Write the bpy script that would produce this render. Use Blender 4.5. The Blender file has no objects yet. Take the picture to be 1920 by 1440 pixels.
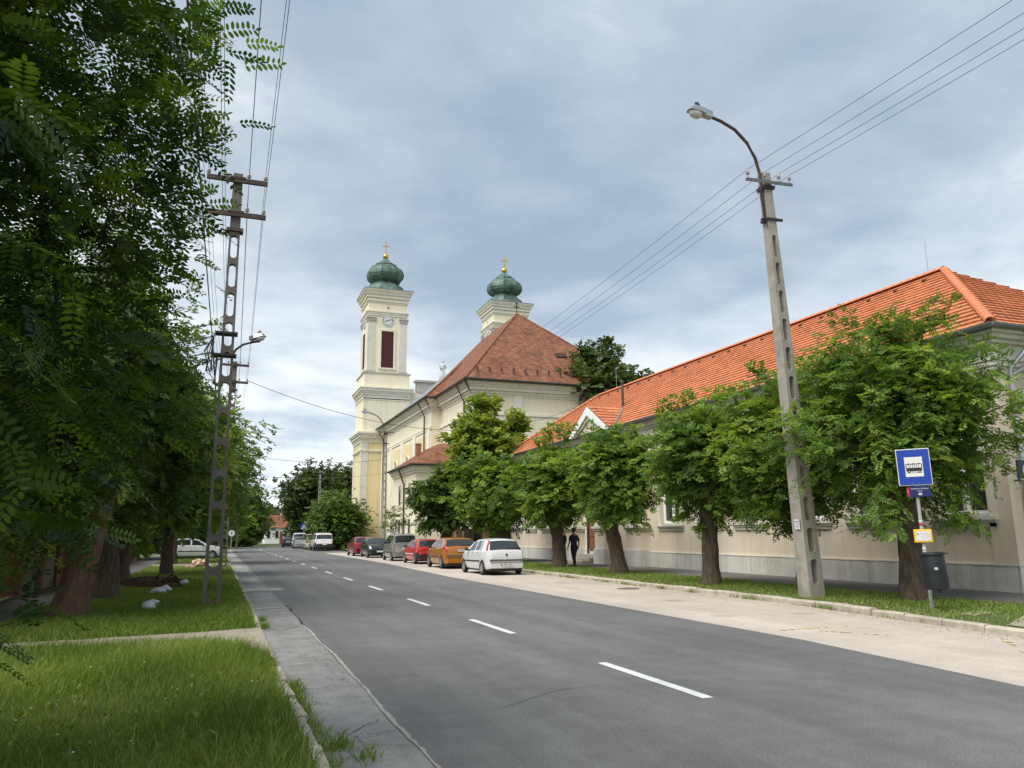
import bpy, math, random
import numpy as np
from mathutils import Vector, Matrix
random.seed(7)
RNG = np.random.default_rng(7)
R = math.radians
scene = bpy.context.scene
COL = scene.collection

# ------------------------------------------------------------------ camera
cam_d = bpy.data.cameras.new('camera'); cam = bpy.data.objects.new('camera', cam_d); COL.objects.link(cam)
cam_d.sensor_width = 36.0; cam_d.lens = 1440.0/1920.0*36.0
cam_d.clip_start = 0.05; cam_d.clip_end = 4000
PITCH = math.atan(280.0/1440.0); YAW = R(20.7); ROLL = R(-0.5)
cam.location = (0, 0, 1.65)
cam.rotation_euler = (Matrix.Rotation(-YAW, 4, 'Z') @ Matrix.Rotation(R(90)+PITCH, 4, 'X') @ Matrix.Rotation(ROLL, 4, 'Z')).to_euler()
scene.camera = cam

# ------------------------------------------------------------------ world: broken cloud over a Nishita sky
SUN_EL = R(57); SUN_DIR = Vector((-math.cos(SUN_EL)*0.91, -math.cos(SUN_EL)*0.415, math.sin(SUN_EL)))  # towards the sun
world = bpy.data.worlds.new('World'); scene.world = world; world.use_nodes = True
wn = world.node_tree; wn.nodes.clear(); wl = wn.links
def W(t, **k):
    n = wn.nodes.new(t)
    for a, b in k.items(): setattr(n, a, b)
    return n
def wmath(op, a, b=None):
    n = W('ShaderNodeMath', operation=op)
    for i, v in enumerate((a, b)):
        if v is None: continue
        if isinstance(v, (int, float)): n.inputs[i].default_value = v
        else: wl.new(v, n.inputs[i])
    return n.outputs[0]
tc = W('ShaderNodeTexCoord'); sp = W('ShaderNodeSeparateXYZ'); wl.new(tc.outputs['Generated'], sp.inputs[0])
zz = wmath('MAXIMUM', sp.outputs['Z'], 0.0); dz = wmath('ADD', zz, 0.16)
cb = W('ShaderNodeCombineXYZ'); wl.new(wmath('DIVIDE', sp.outputs['X'], dz), cb.inputs[0]); wl.new(wmath('DIVIDE', sp.outputs['Y'], dz), cb.inputs[1])
mp = W('ShaderNodeMapping'); mp.inputs['Rotation'].default_value = (0, 0, R(35)); mp.inputs['Scale'].default_value = (1.0, 1.15, 1); mp.inputs['Location'].default_value = (3.1, 1.7, 0)
wl.new(cb.outputs[0], mp.inputs['Vector'])
def wnoise(sc, det, ro, dis):
    n = W('ShaderNodeTexNoise'); n.inputs['Scale'].default_value = sc; n.inputs['Detail'].default_value = det
    n.inputs['Roughness'].default_value = ro; n.inputs['Distortion'].default_value = dis; wl.new(mp.outputs[0], n.inputs['Vector']); return n.outputs['Fac']
n1 = wnoise(0.95, 7, 0.50, 0.25); n2 = wnoise(2.8, 8, 0.58, 0.25)
nf = wmath('ADD', wmath('MULTIPLY', n1, 0.68), wmath('MULTIPLY', n2, 0.32))
cr = W('ShaderNodeValToRGB'); wl.new(nf, cr.inputs[0])
e = cr.color_ramp.elements
e[0].position = 0.36; e[0].color = (0.25, 0.325, 0.41, 1)
e[1].position = 0.63; e[1].color = (0.70, 0.73, 0.75, 1)
x = cr.color_ramp.elements.new(0.45); x.color = (0.315, 0.385, 0.46, 1)
x = cr.color_ramp.elements.new(0.55); x.color = (0.42, 0.48, 0.54, 1)
hr = W('ShaderNodeMapRange'); hr.inputs['From Min'].default_value = 0.02; hr.inputs['From Max'].default_value = 0.40; hr.inputs['To Min'].default_value = 0.95; hr.inputs['To Max'].default_value = 0.0
wl.new(zz, hr.inputs['Value'])
cr2 = W('ShaderNodeValToRGB'); wl.new(nf, cr2.inputs[0])
e = cr2.color_ramp.elements
e[0].position = 0.38; e[0].color = (0.40, 0.48, 0.57, 1)
e[1].position = 0.54; e[1].color = (0.88, 0.90, 0.91, 1)
mx = W('ShaderNodeMix', data_type='RGBA'); wl.new(hr.outputs[0], mx.inputs['Factor']); wl.new(cr.outputs[0], mx.inputs['A']); wl.new(cr2.outputs[0], mx.inputs['B'])
sky = W('ShaderNodeTexSky', sky_type='NISHITA'); sky.sun_disc = False; sky.sun_elevation = SUN_EL
sky.sun_rotation = math.atan2(SUN_DIR.x, SUN_DIR.y)
bg1 = W('ShaderNodeBackground'); bg1.inputs['Strength'].default_value = 0.08; wl.new(sky.outputs[0], bg1.inputs[0])
bg2 = W('ShaderNodeBackground'); bg2.inputs['Strength'].default_value = 0.74; wl.new(mx.outputs['Result'], bg2.inputs[0])
ms = W('ShaderNodeMixShader'); ms.inputs[0].default_value = 0.90; wl.new(bg1.outputs[0], ms.inputs[1]); wl.new(bg2.outputs[0], ms.inputs[2])
wo = W('ShaderNodeOutputWorld'); wl.new(ms.outputs[0], wo.inputs[0])

# ------------------------------------------------------------------ sun behind thin cloud
sd = bpy.data.lights.new('sun', 'SUN'); so = bpy.data.objects.new('sun', sd); COL.objects.link(so)
sd.energy = 2.45; sd.angle = R(48); sd.color = (1.0, 0.95, 0.86)
so.rotation_euler = SUN_DIR.to_track_quat('Z', 'Y').to_euler(); so.location = (-30, 10, 60)

# ------------------------------------------------------------------ exposure
scene.view_settings.view_transform = 'Standard'; scene.view_settings.look = 'None'
scene.view_settings.exposure = 0.98; scene.view_settings.gamma = 1.0
try: scene.view_settings.use_curve_mapping = False
except Exception: pass
scene.render.resolution_x = 1024; scene.render.resolution_y = 768

# ================================================================== helpers
class MB:
    def __init__(s): s.v = []; s.f = []
    def add(s, vs, fs):
        b = len(s.v); s.v += [tuple(p) for p in vs]; s.f += [tuple(i+b for i in f) for f in fs]; return s
    def box(s, x0, x1, y0, y1, z0, z1):
        return s.add([(x0,y0,z0),(x1,y0,z0),(x1,y1,z0),(x0,y1,z0),(x0,y0,z1),(x1,y0,z1),(x1,y1,z1),(x0,y1,z1)],
                     [(3,2,1,0),(4,5,6,7),(0,1,5,4),(1,2,6,5),(2,3,7,6),(3,0,4,7)])
    def frus(s, c, h0, h1, z0, z1):   # tapered box; h = (hx, hy)
        x, y = c
        return s.add([(x-h0[0],y-h0[1],z0),(x+h0[0],y-h0[1],z0),(x+h0[0],y+h0[1],z0),(x-h0[0],y+h0[1],z0),
                      (x-h1[0],y-h1[1],z1),(x+h1[0],y-h1[1],z1),(x+h1[0],y+h1[1],z1),(x-h1[0],y+h1[1],z1)],
                     [(3,2,1,0),(4,5,6,7),(0,1,5,4),(1,2,6,5),(2,3,7,6),(3,0,4,7)])
    def prism(s, pts, a, b, axis='x'):  # polygon (2-D) extruded along axis from a to b
        n = len(pts)
        def P(p, t):
            return {'x': (t, p[0], p[1]), 'y': (p[0], t, p[1]), 'z': (p[0], p[1], t)}[axis]
        vs = [P(p, a) for p in pts] + [P(p, b) for p in pts]
        return s.add(vs, [tuple(range(n))[::-1], tuple(range(n, 2*n))] + [(i, (i+1) % n, n+(i+1) % n, n+i) for i in range(n)])
    def tube(s, pts, r, n=8, cap=True, jit=None):
        pts = [Vector(p) for p in pts]; rs = r if hasattr(r, '__len__') else [r]*len(pts)
        vs = []; up = Vector((0, 0, 1))
        for i, p in enumerate(pts):
            t = (pts[min(i+1, len(pts)-1)] - pts[max(i-1, 0)]).normalized()
            ref = up if abs(t.z) < 0.9 else Vector((0, 1, 0))
            u = t.cross(ref).normalized(); w = u.cross(t).normalized()
            for k in range(n):
                a = 2*math.pi*k/n; rr = rs[i]*(jit(i, k) if jit else 1)
                vs.append(p + (u*math.cos(a) + w*math.sin(a))*rr)
        fs = [(i*n+k, i*n+(k+1) % n, (i+1)*n+(k+1) % n, (i+1)*n+k) for i in range(len(pts)-1) for k in range(n)]
        if cap: fs += [tuple(range(n))[::-1], tuple(range((len(pts)-1)*n, len(pts)*n))]
        return s.add(vs, fs)
    def lathe(s, prof, n=16, c=(0, 0, 0), ph=0.0, axis='z'):
        vs = []
        for r, z in prof:
            for k in range(n):
                a = ph + 2*math.pi*k/n; p = (r*math.cos(a), r*math.sin(a), z)
                if axis == 'x': p = (p[2], p[0], p[1])
                if axis == 'y': p = (p[0], p[2], p[1])
                vs.append((c[0]+p[0], c[1]+p[1], c[2]+p[2]))
        m = len(prof)
        fs = [(i*n+k, i*n+(k+1) % n, (i+1)*n+(k+1) % n, (i+1)*n+k) for i in range(m-1) for k in range(n)]
        fs += [tuple(range(n))[::-1], tuple(range((m-1)*n, m*n))]
        return s.add(vs, fs)
    def xf(s, M):
        s.v = [tuple(M @ Vector(p)) for p in s.v]; return s
    def mesh(s, name, off=(0, 0, 0)):
        m = bpy.data.meshes.new(name)
        m.from_pydata([(p[0]-off[0], p[1]-off[1], p[2]-off[2]) for p in s.v], [], s.f); m.update(); return m

def setp(o, label=None, cat=None, group=None, kind=None):
    if label: o['label'] = label
    if cat: o['category'] = cat
    if group: o['group'] = group
    if kind: o['kind'] = kind
    return o
def link(o, parent=None):
    COL.objects.link(o)
    if parent is not None: o.parent = parent
    return o
def origin(parent):
    o = Vector((0, 0, 0))
    while parent is not None:
        o = o + parent.location; parent = parent.parent
    return o
def obj(name, mb, mat, parent=None, smooth=None, world_coords=True, bevel=0):
    """mesh object; world-coordinate geometry is moved into the frame of its (unrotated) parent"""
    off = origin(parent) if (parent is not None and world_coords) else (0, 0, 0)
    m = mb.mesh(name, off) if isinstance(mb, MB) else mb
    if mat: m.materials.append(mat)
    if smooth is not None:
        m.polygons.foreach_set('use_smooth', [True]*len(m.polygons))
        try: m.set_sharp_from_angle(angle=R(smooth))
        except Exception: pass
    o = link(bpy.data.objects.new(name, m), parent)
    if bevel:
        b = o.modifiers.new('bevel', 'BEVEL'); b.width = bevel; b.segments = 1; b.limit_method = 'ANGLE'
    return o
def inst(o, loc=None, rot=None, scale=None, parent=None):
    c = o.copy(); link(c)
    c.parent = parent
    if loc is not None: c.location = loc
    if rot is not None: c.rotation_euler = rot
    if scale is not None: c.scale = scale
    return c
def empty(name, loc, label=None, cat=None, group=None, kind=None, rz=0):
    o = bpy.data.objects.new(name, None); o.location = loc; o.rotation_euler = (0, 0, rz); o.empty_display_size = 0.3
    link(o); return setp(o, label, cat, group, kind)
def copy_tree(o, parent=None):
    c = o.copy(); COL.objects.link(c); c.parent = parent
    for ch in list(o.children): copy_tree(ch, c)
    return c
def np_mesh(name, V, loops, starts, var=None):
    m = bpy.data.meshes.new(name)
    m.vertices.add(len(V)); m.vertices.foreach_set('co', np.ascontiguousarray(V, dtype=np.float32).ravel())
    m.loops.add(len(loops)); m.loops.foreach_set('vertex_index', np.ascontiguousarray(loops, dtype=np.int32))
    m.polygons.add(len(starts)); m.polygons.foreach_set('loop_start', np.ascontiguousarray(starts, dtype=np.int32))
    try: m.polygons.foreach_set('loop_total', np.diff(np.append(starts, len(loops))).astype(np.int32))
    except Exception: pass
    m.update(calc_edges=True)
    if var is not None:
        a = m.attributes.new('var', 'FLOAT', 'POINT'); a.data.foreach_set('value', np.ascontiguousarray(var, dtype=np.float32))
    return m

# ================================================================== materials
def mat(name, col, rough=0.8, var=0.12, scale=3.0, bump=0.0, bscale=40.0, metal=0.0, spec=0.4, col2=None, coord='Object', stretch=(1, 1, 1), detail=6, coat=0.0, stain=0.0, streak=0.0):
    m = bpy.data.materials.new(name); m.use_nodes = True; nt = m.node_tree; N = nt.nodes; L = nt.links
    b = N['Principled BSDF']; b.inputs['Roughness'].default_value = rough; b.inputs['Metallic'].default_value = metal
    b.inputs['Specular IOR Level'].default_value = spec
    if coat: b.inputs['Coat Weight'].default_value = coat; b.inputs['Coat Roughness'].default_value = 0.05
    b.inputs['Base Color'].default_value = (*col, 1)
    if var or bump or stain:
        t = N.new('ShaderNodeTexCoord'); mp = N.new('ShaderNodeMapping'); mp.inputs['Scale'].default_value = stretch
        if coord == 'World':
            g = N.new('ShaderNodeNewGeometry'); L.new(g.outputs['Position'], mp.inputs[0])
        else: L.new(t.outputs[coord], mp.inputs[0])
    if var or stain:
        n = N.new('ShaderNodeTexNoise'); n.inputs['Scale'].default_value = scale; n.inputs['Detail'].default_value = detail; n.inputs['Roughness'].default_value = 0.6
        L.new(mp.outputs[0], n.inputs['Vector'])
        r = N.new('ShaderNodeValToRGB'); L.new(n.outputs['Fac'], r.inputs[0])
        c2 = col2 if col2 else tuple(min(1, c*(1+var)) for c in col)
        c1 = tuple(c*(1-var) for c in col)
        r.color_ramp.elements[0].position = 0.32; r.color_ramp.elements[0].color = (*c1, 1)
        r.color_ramp.elements[1].position = 0.68; r.color_ramp.elements[1].color = (*c2, 1)
        out = r.outputs[0]
        if stain:
            n3 = N.new('ShaderNodeTexNoise'); n3.inputs['Scale'].default_value = 0.6; n3.inputs['Detail'].default_value = 8; n3.inputs['Roughness'].default_value = 0.7
            L.new(mp.outputs[0], n3.inputs['Vector'])
            r3 = N.new('ShaderNodeMapRange'); r3.inputs['From Min'].default_value = 0.50; r3.inputs['From Max'].default_value = 0.72; r3.inputs['To Max'].default_value = stain
            L.new(n3.outputs['Fac'], r3.inputs[0])
            x = N.new('ShaderNodeMix'); x.data_type = 'RGBA'; x.blend_type = 'MULTIPLY'; L.new(r3.outputs[0], x.inputs['Factor']); L.new(out, x.inputs['A']); x.inputs['B'].default_value = (0.45, 0.42, 0.38, 1)
            out = x.outputs['Result']
        L.new(out, b.inputs['Base Color'])
    if streak:
        ms_ = N.new('ShaderNodeMapping'); ms_.inputs['Scale'].default_value = (2.2, 2.2, .10); L.new(mp.outputs[0], ms_.inputs[0])
        n4 = N.new('ShaderNodeTexNoise'); n4.inputs['Scale'].default_value = 1.6; n4.inputs['Detail'].default_value = 7; n4.inputs['Roughness'].default_value = .65; L.new(ms_.outputs[0], n4.inputs['Vector'])
        r4 = N.new('ShaderNodeMapRange'); r4.inputs['From Min'].default_value = .48; r4.inputs['From Max'].default_value = .72; r4.inputs['To Max'].default_value = streak; L.new(n4.outputs['Fac'], r4.inputs[0])
        x4 = N.new('ShaderNodeMix'); x4.data_type = 'RGBA'; x4.blend_type = 'MULTIPLY'; L.new(r4.outputs[0], x4.inputs['Factor']); L.new(out, x4.inputs['A']); x4.inputs['B'].default_value = (.52, .48, .42, 1); L.new(x4.outputs['Result'], b.inputs['Base Color'])
    if bump:
        n2 = N.new('ShaderNodeTexNoise'); n2.inputs['Scale'].default_value = bscale; n2.inputs['Detail'].default_value = 4
        L.new(mp.outputs[0], n2.inputs['Vector'])
        bp = N.new('ShaderNodeBump'); bp.inputs['Strength'].default_value = bump; bp.inputs['Distance'].default_value = 0.02
        L.new(n2.outputs['Fac'], bp.inputs['Height']); L.new(bp.outputs[0], b.inputs['Normal'])
    return m
def leaf_mat(name, dark, mid, light, trans=0.38, tl=1.5):
    m = bpy.data.materials.new(name); m.use_nodes = True; nt = m.node_tree; N = nt.nodes; L = nt.links
    for n in list(N): N.remove(n)
    a = N.new('ShaderNodeAttribute'); a.attribute_name = 'var'
    r = N.new('ShaderNodeValToRGB'); L.new(a.outputs['Fac'], r.inputs[0])
    r.color_ramp.elements[0].color = (*dark, 1); r.color_ramp.elements[1].color = (*light, 1)
    x = r.color_ramp.elements.new(0.5); x.color = (*mid, 1)
    d = N.new('ShaderNodeBsdfPrincipled'); d.inputs['Roughness'].default_value = 0.5; d.inputs['Specular IOR Level'].default_value = 0.28
    L.new(r.outputs[0], d.inputs['Base Color'])
    t = N.new('ShaderNodeBsdfTranslucent'); mu = N.new('ShaderNodeMix'); mu.data_type = 'RGBA'; mu.blend_type = 'MULTIPLY'; mu.inputs['Factor'].default_value = 1
    L.new(r.outputs[0], mu.inputs['A']); mu.inputs['B'].default_value = (tl*1.15, tl*1.05, tl*0.5, 1); L.new(mu.outputs['Result'], t.inputs[0])
    s = N.new('ShaderNodeMixShader'); s.inputs[0].default_value = trans; L.new(d.outputs[0], s.inputs[1]); L.new(t.outputs[0], s.inputs[2])
    o = N.new('ShaderNodeOutputMaterial'); L.new(s.outputs[0], o.inputs[0]); return m

def ground_mat(name, base, fine, blot, streak=None, rough=0.9, speck=(0.0, 0.0), crack=0.0):
    """asphalt / worn paving in world coordinates: blotches, aggregate, streaks along the street, cracks"""
    m = bpy.data.materials.new(name); m.use_nodes = True; nt = m.node_tree; N = nt.nodes; L = nt.links
    b = N['Principled BSDF']; b.inputs['Roughness'].default_value = rough; b.inputs['Specular IOR Level'].default_value = 0.3
    g = N.new('ShaderNodeNewGeometry')
    def noise(sc, det, scale3=(1, 1, 1), ro=0.6):
        mp = N.new('ShaderNodeMapping'); mp.inputs['Scale'].default_value = scale3; L.new(g.outputs['Position'], mp.inputs[0])
        n = N.new('ShaderNodeTexNoise'); n.inputs['Scale'].default_value = sc; n.inputs['Detail'].default_value = det; n.inputs['Roughness'].default_value = ro
        L.new(mp.outputs[0], n.inputs['Vector']); return n.outputs['Fac']
    def mr(v, a, bb, c, d):
        n = N.new('ShaderNodeMapRange'); n.inputs[1].default_value = a; n.inputs[2].default_value = bb; n.inputs[3].default_value = c; n.inputs[4].default_value = d; L.new(v, n.inputs[0]); return n.outputs[0]
    def mul(a, bb):
        n = N.new('ShaderNodeMath'); n.operation = 'MULTIPLY'; L.new(a, n.inputs[0]); L.new(bb, n.inputs[1]); return n.outputs[0]
    v = mul(mr(noise(0.35, 7), 0.3, 0.7, 1-blot, 1+blot), mr(noise(55, 3, ro=0.75), 0.3, 0.7, 1-fine, 1+fine))
    v = mul(v, mr(noise(3.0, 6), 0.3, 0.7, 1-blot*0.6, 1+blot*0.6))
    if streak: v = mul(v, mr(noise(1.0, 5, (1.3, 0.05, 1)), 0.3, 0.7, 1-streak, 1+streak))
    if speck[0]:
        vo = N.new('ShaderNodeTexVoronoi'); vo.inputs['Scale'].default_value = speck[1]; L.new(g.outputs['Position'], vo.inputs['Vector'])
        v = mul(v, mr(vo.outputs['Distance'], 0.0, 0.12, 1+speck[0], 1.0))
    if crack:
        vo = N.new('ShaderNodeTexVoronoi'); vo.feature = 'DISTANCE_TO_EDGE'; vo.inputs['Scale'].default_value = 0.55
        ad = N.new('ShaderNodeVectorMath'); ad.operation = 'ADD'; nn = N.new('ShaderNodeTexNoise'); nn.inputs['Scale'].default_value = 2.5; nn.inputs['Detail'].default_value = 5
        L.new(g.outputs['Position'], nn.inputs['Vector']); L.new(g.outputs['Position'], ad.inputs[0]); L.new(nn.outputs['Color'], ad.inputs[1]); L.new(ad.outputs[0], vo.inputs['Vector'])
        v = mul(v, mr(vo.outputs['Distance'], 0.0, 0.010, 1-crack, 1.0))
    mx = N.new('ShaderNodeMix'); mx.data_type = 'RGBA'; mx.blend_type = 'MULTIPLY'; mx.inputs['Factor'].default_value = 1; mx.inputs['A'].default_value = (*base, 1)
    L.new(v, mx.inputs['B']); L.new(mx.outputs['Result'], b.inputs['Base Color'])
    bp = N.new('ShaderNodeBump'); bp.inputs['Strength'].default_value = 0.35; bp.inputs['Distance'].default_value = 0.01
    L.new(noise(90, 3), bp.inputs['Height']); L.new(bp.outputs[0], b.inputs['Normal'])
    return m

M = {}
M['asphalt'] = ground_mat('asphalt', (0.128, 0.128, 0.128), 0.45, 0.17, 0.20, 0.85, (1.3, 22))
M['gutter'] = ground_mat('old_asphalt', (0.23, 0.228, 0.22), 0.22, 0.30, 0.22, 0.9, (0.4, 30), 0.55)
M['parking'] = ground_mat('beige_paving', (0.43, 0.38, 0.33), 0.20, 0.12, 0.10, 0.9, (-0.45, 9))
M['walk'] = ground_mat('footpath_asphalt', (0.13, 0.125, 0.12), 0.22, 0.14, None, 0.9)
M['soil'] = ground_mat('turf_soil', (0.075, 0.105, 0.028), 0.3, 0.3, None, 0.95)
M['dirt'] = ground_mat('pale_dirt', (0.31, 0.27, 0.215), 0.25, 0.22, None, 0.95)
M['white_paint'] = ground_mat('road_paint', (0.60, 0.605, 0.60), 0.38, 0.20, None, 0.7)
M['yellow_paint'] = ground_mat('worn_yellow_paint', (0.54, 0.42, 0.25), 0.2, 0.2, None, 0.8)
M['joint'] = ground_mat('concrete_joint', (0.30, 0.29, 0.265), 0.25, 0.25, None, 0.9)
M['crack'] = mat('crack', (0.03, 0.03, 0.028), 1.0, 0)
M['kerb'] = mat('kerb_stone', (0.43, 0.385, 0.32), 0.9, 0.22, 5, 0.6, 30, stain=0.5, coord='World')
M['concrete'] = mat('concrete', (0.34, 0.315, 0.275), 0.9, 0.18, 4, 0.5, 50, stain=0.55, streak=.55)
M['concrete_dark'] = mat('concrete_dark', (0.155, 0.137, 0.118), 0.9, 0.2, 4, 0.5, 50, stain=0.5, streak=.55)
M['plinth'] = mat('plinth_render', (0.60, 0.585, 0.545), 0.9, 0.10, 1.6, 0.25, 60, stain=0.45, coord='World', streak=.55)
M['beige'] = mat('beige_stucco', (0.67, 0.58, 0.475), 0.9, 0.06, 1.2, 0.2, 80, stain=0.22, coord='World', streak=.30)
M['trim'] = mat('pale_trim', (0.66, 0.63, 0.56), 0.85, 0.06, 2, 0.1, 60, stain=0.35, coord='World', streak=.30)
M['white'] = mat('white_paintwork', (0.80, 0.79, 0.77), 0.5, 0.04, 3, stain=0.1)
M['cream'] = mat('cream_render', (0.81, 0.75, 0.585), 0.9, 0.05, 0.6, 0.12, 40, stain=0.22, coord='World', streak=.30)
M['yellow'] = mat('yellow_render', (0.74, 0.63, 0.37), 0.9, 0.05, 0.6, 0.12, 40, stain=0.2, coord='World', streak=.30)
M['ctrim'] = mat('church_trim', (0.78, 0.735, 0.63), 0.85, 0.05, 1, 0.1, 40, stain=0.18, coord='World', streak=.30)
M['stone'] = mat('grey_stone', (0.42, 0.39, 0.36), 0.9, 0.15, 4, 0.3, 20)
M['copper'] = mat('green_copper', (0.070, 0.115, 0.100), 0.55, 0.45, 1.6, 0.1, 20, col2=(0.135, 0.215, 0.18), metal=0.15, stain=0.85)
M['gold'] = mat('gilding', (0.75, 0.47, 0.12), 0.3, 0.1, 4, metal=0.85)
M['louvre'] = mat('louvre_paint', (0.115, 0.022, 0.02), 0.6, 0.2, 6)
M['brown_metal'] = mat('brown_metal', (0.065, 0.04, 0.03), 0.5, 0.3, 8)
M['grey_metal'] = mat('grey_metal', (0.24, 0.255, 0.265), 0.45, 0.12, 3, metal=0.4)
M['armgrey'] = mat('weathered_steel_arm', (0.13, 0.135, 0.14), 0.6, 0.25, 8)
M['slateblue'] = mat('slate_sign', (0.05, 0.06, 0.085), 0.5, 0.1, 4)
M['zinc'] = mat('zinc', (0.45, 0.47, 0.48), 0.3, 0.12, 5, metal=0.85)
M['rust'] = mat('rusty_iron', (0.075, 0.05, 0.042), 0.7, 0.4, 9, 0.2, 40)
M['dark'] = mat('dark_metal', (0.03, 0.03, 0.032), 0.5, 0.2, 6)
M['wire'] = mat('wire', (0.06, 0.06, 0.065), 0.5, 0)
M['porcelain'] = mat('porcelain', (0.38, 0.36, 0.34), 0.25, 0.25, 12)
M['slate'] = mat('grey_sheet_roof', (0.23, 0.25, 0.275), 0.5, 0.12, 1.0, metal=0.2)
M['brick'] = mat('red_brick', (0.30, 0.15, 0.10), 0.9, 0.3, 6, 0.4, 30)
M['wood'] = mat('brown_wood', (0.22, 0.085, 0.04), 0.55, 0.3, 3, stretch=(8, 8, 0.8))
M['darkwood'] = mat('dark_wood', (0.06, 0.04, 0.028), 0.7, 0.3, 3, stretch=(8, 8, 0.8))
M['tile'] = mat('orange_roof_tile', (0.52, 0.180, 0.075), 0.65, 0.15, 2.5, 0.15, 30, col2=(0.60, 0.225, 0.100), coord='World', stain=0.10)
def tile_tone(m):
    nt = m.node_tree; N = nt.nodes; L = nt.links; b = N['Principled BSDF']; g = N.new('ShaderNodeNewGeometry'); sn = N.new('ShaderNodeVectorMath'); sn.operation = 'SNAP'; sn.inputs[1].default_value = (.2615, .30, 50)
    L.new(g.outputs['Position'], sn.inputs[0]); wn_ = N.new('ShaderNodeTexWhiteNoise'); L.new(sn.outputs[0], wn_.inputs['Vector'])
    r = N.new('ShaderNodeMapRange'); r.inputs[3].default_value = .80; r.inputs[4].default_value = 1.12; L.new(wn_.outputs['Value'], r.inputs[0])
    src = b.inputs['Base Color'].links[0].from_socket; x = N.new('ShaderNodeMix'); x.data_type = 'RGBA'; x.blend_type = 'MULTIPLY'; x.inputs['Factor'].default_value = 1; L.new(src, x.inputs['A']); L.new(r.outputs[0], x.inputs['B']); L.new(x.outputs['Result'], b.inputs['Base Color']); return m
tile_tone(M['tile'])
M['tile2'] = mat('ridge_tile', (0.58, 0.20, 0.10), 0.65, 0.14, 6, 0.15, 30)
M['bark'] = mat('bark', (0.105, 0.078, 0.055), 0.95, 0.45, 5, 1.0, 14, stretch=(3, 3, 0.6), detail=8)
M['bark_red'] = mat('reddish_bark', (0.125, 0.072, 0.044), 0.95, 0.45, 5, 1.0, 14, stretch=(3, 3, 0.6), detail=8)
M['twig'] = mat('twig', (0.09, 0.075, 0.045), 0.9, 0.2, 6)
M['whitestone'] = mat('white_stone', (0.62, 0.63, 0.63), 0.8, 0.15, 7, 0.4, 18)
M['rubble'] = mat('rubble', (0.50, 0.36, 0.26), 0.9, 0.3, 7, 0.5, 18)
M['rotwood'] = mat('rotten_root', (0.075, 0.042, 0.024), 0.95, 0.5, 9, 1.0, 14)
M['blue'] = mat('sign_blue', (0.008, 0.045, 0.33), 0.35, 0.05, 3, spec=0.5)
M['navy'] = mat('sign_navy', (0.012, 0.02, 0.11), 0.4, 0.05, 3)
M['signred'] = mat('sign_red', (0.42, 0.02, 0.06), 0.4, 0.05, 3)
M['signyellow'] = mat('sign_yellow', (0.80, 0.48, 0.02), 0.4, 0.06, 3)
M['paper'] = mat('paper', (0.62, 0.63, 0.64), 0.5, 0.08, 20)
M['signwhite'] = mat('sign_white', (0.68, 0.68, 0.64), 0.4, 0.05, 6)
M['ink'] = mat('ink', (0.02, 0.02, 0.022), 0.6, 0)
M['greyink'] = mat('grey_ink', (0.25, 0.26, 0.29), 0.6, 0)
M['steel'] = mat('galvanised_post', (0.40, 0.40, 0.38), 0.55, 0.25, 10, metal=0.3, stain=0.5)
M['bin'] = mat('bin_plastic', (0.012, 0.014, 0.017), 0.5, 0.25, 8, 0.15, 30)
M['rubber'] = mat('tyre_rubber', (0.018, 0.018, 0.019), 0.8, 0.2, 20)
M['alloy'] = mat('alloy', (0.52, 0.53, 0.54), 0.3, 0.05, 10, metal=0.7)
M['black_plastic'] = mat('black_plastic', (0.022, 0.023, 0.025), 0.55, 0.15, 10)
M['grey_plastic'] = mat('grey_plastic', (0.10, 0.10, 0.11), 0.55, 0.15, 10)
M['glass'] = mat('car_glass', (0.028, 0.033, 0.035), 0.03, 0, spec=1.0, metal=0.2)
M['winglass'] = mat('window_glass', (0.03, 0.038, 0.042), 0.04, 0, spec=0.8)
M['lampglass'] = mat('lamp_glass', (0.55, 0.56, 0.55), 0.12, 0.05, 8, spec=0.8)
M['taillight'] = mat('tail_light', (0.38, 0.012, 0.015), 0.12, 0.1, 20, spec=0.7)
M['headlight'] = mat('head_light', (0.6, 0.62, 0.64), 0.1, 0.05, 20, spec=0.9)
def paint(n, c, met=0.0): return mat('car_paint_'+n, c, 0.28, 0.04, 2.5, metal=met, spec=0.5, coat=0.6)
M['p_white'] = paint('white', (0.64, 0.65, 0.655)); M['p_orange'] = paint('orange', (0.44, 0.165, 0.022), 0.3); M['p_red'] = paint('red', (0.46, 0.028, 0.018))
M['p_silver'] = paint('silver', (0.34, 0.33, 0.31), 0.55); M['p_black'] = paint('black', (0.018, 0.021, 0.025), 0.2); M['p_dred'] = paint('dark_red', (0.26, 0.012, 0.024), 0.2)
M['p_beige'] = paint('beige', (0.55, 0.51, 0.42)); M['p_cgrey'] = paint('cool_grey', (0.36, 0.37, 0.40), 0.5)
M['skin'] = mat('skin', (0.42, 0.24, 0.17), 0.6, 0.08, 10); M['hair'] = mat('hair', (0.085, 0.035, 0.022), 0.7, 0.3, 30)
M['navycloth'] = mat('navy_cloth', (0.028, 0.036, 0.07), 0.9, 0.25, 12, 0.3, 25); M['blackcloth'] = mat('black_cloth', (0.028, 0.026, 0.028), 0.9, 0.25, 12, 0.3, 25)
M['greycloth'] = mat('grey_cloth', (0.14, 0.135, 0.13), 0.9, 0.2, 12, 0.3, 25); M['shoe'] = mat('shoe', (0.02, 0.02, 0.02), 0.5, 0); M['whiteshoe'] = mat('white_shoe', (0.65, 0.65, 0.65), 0.6, 0)
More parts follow.
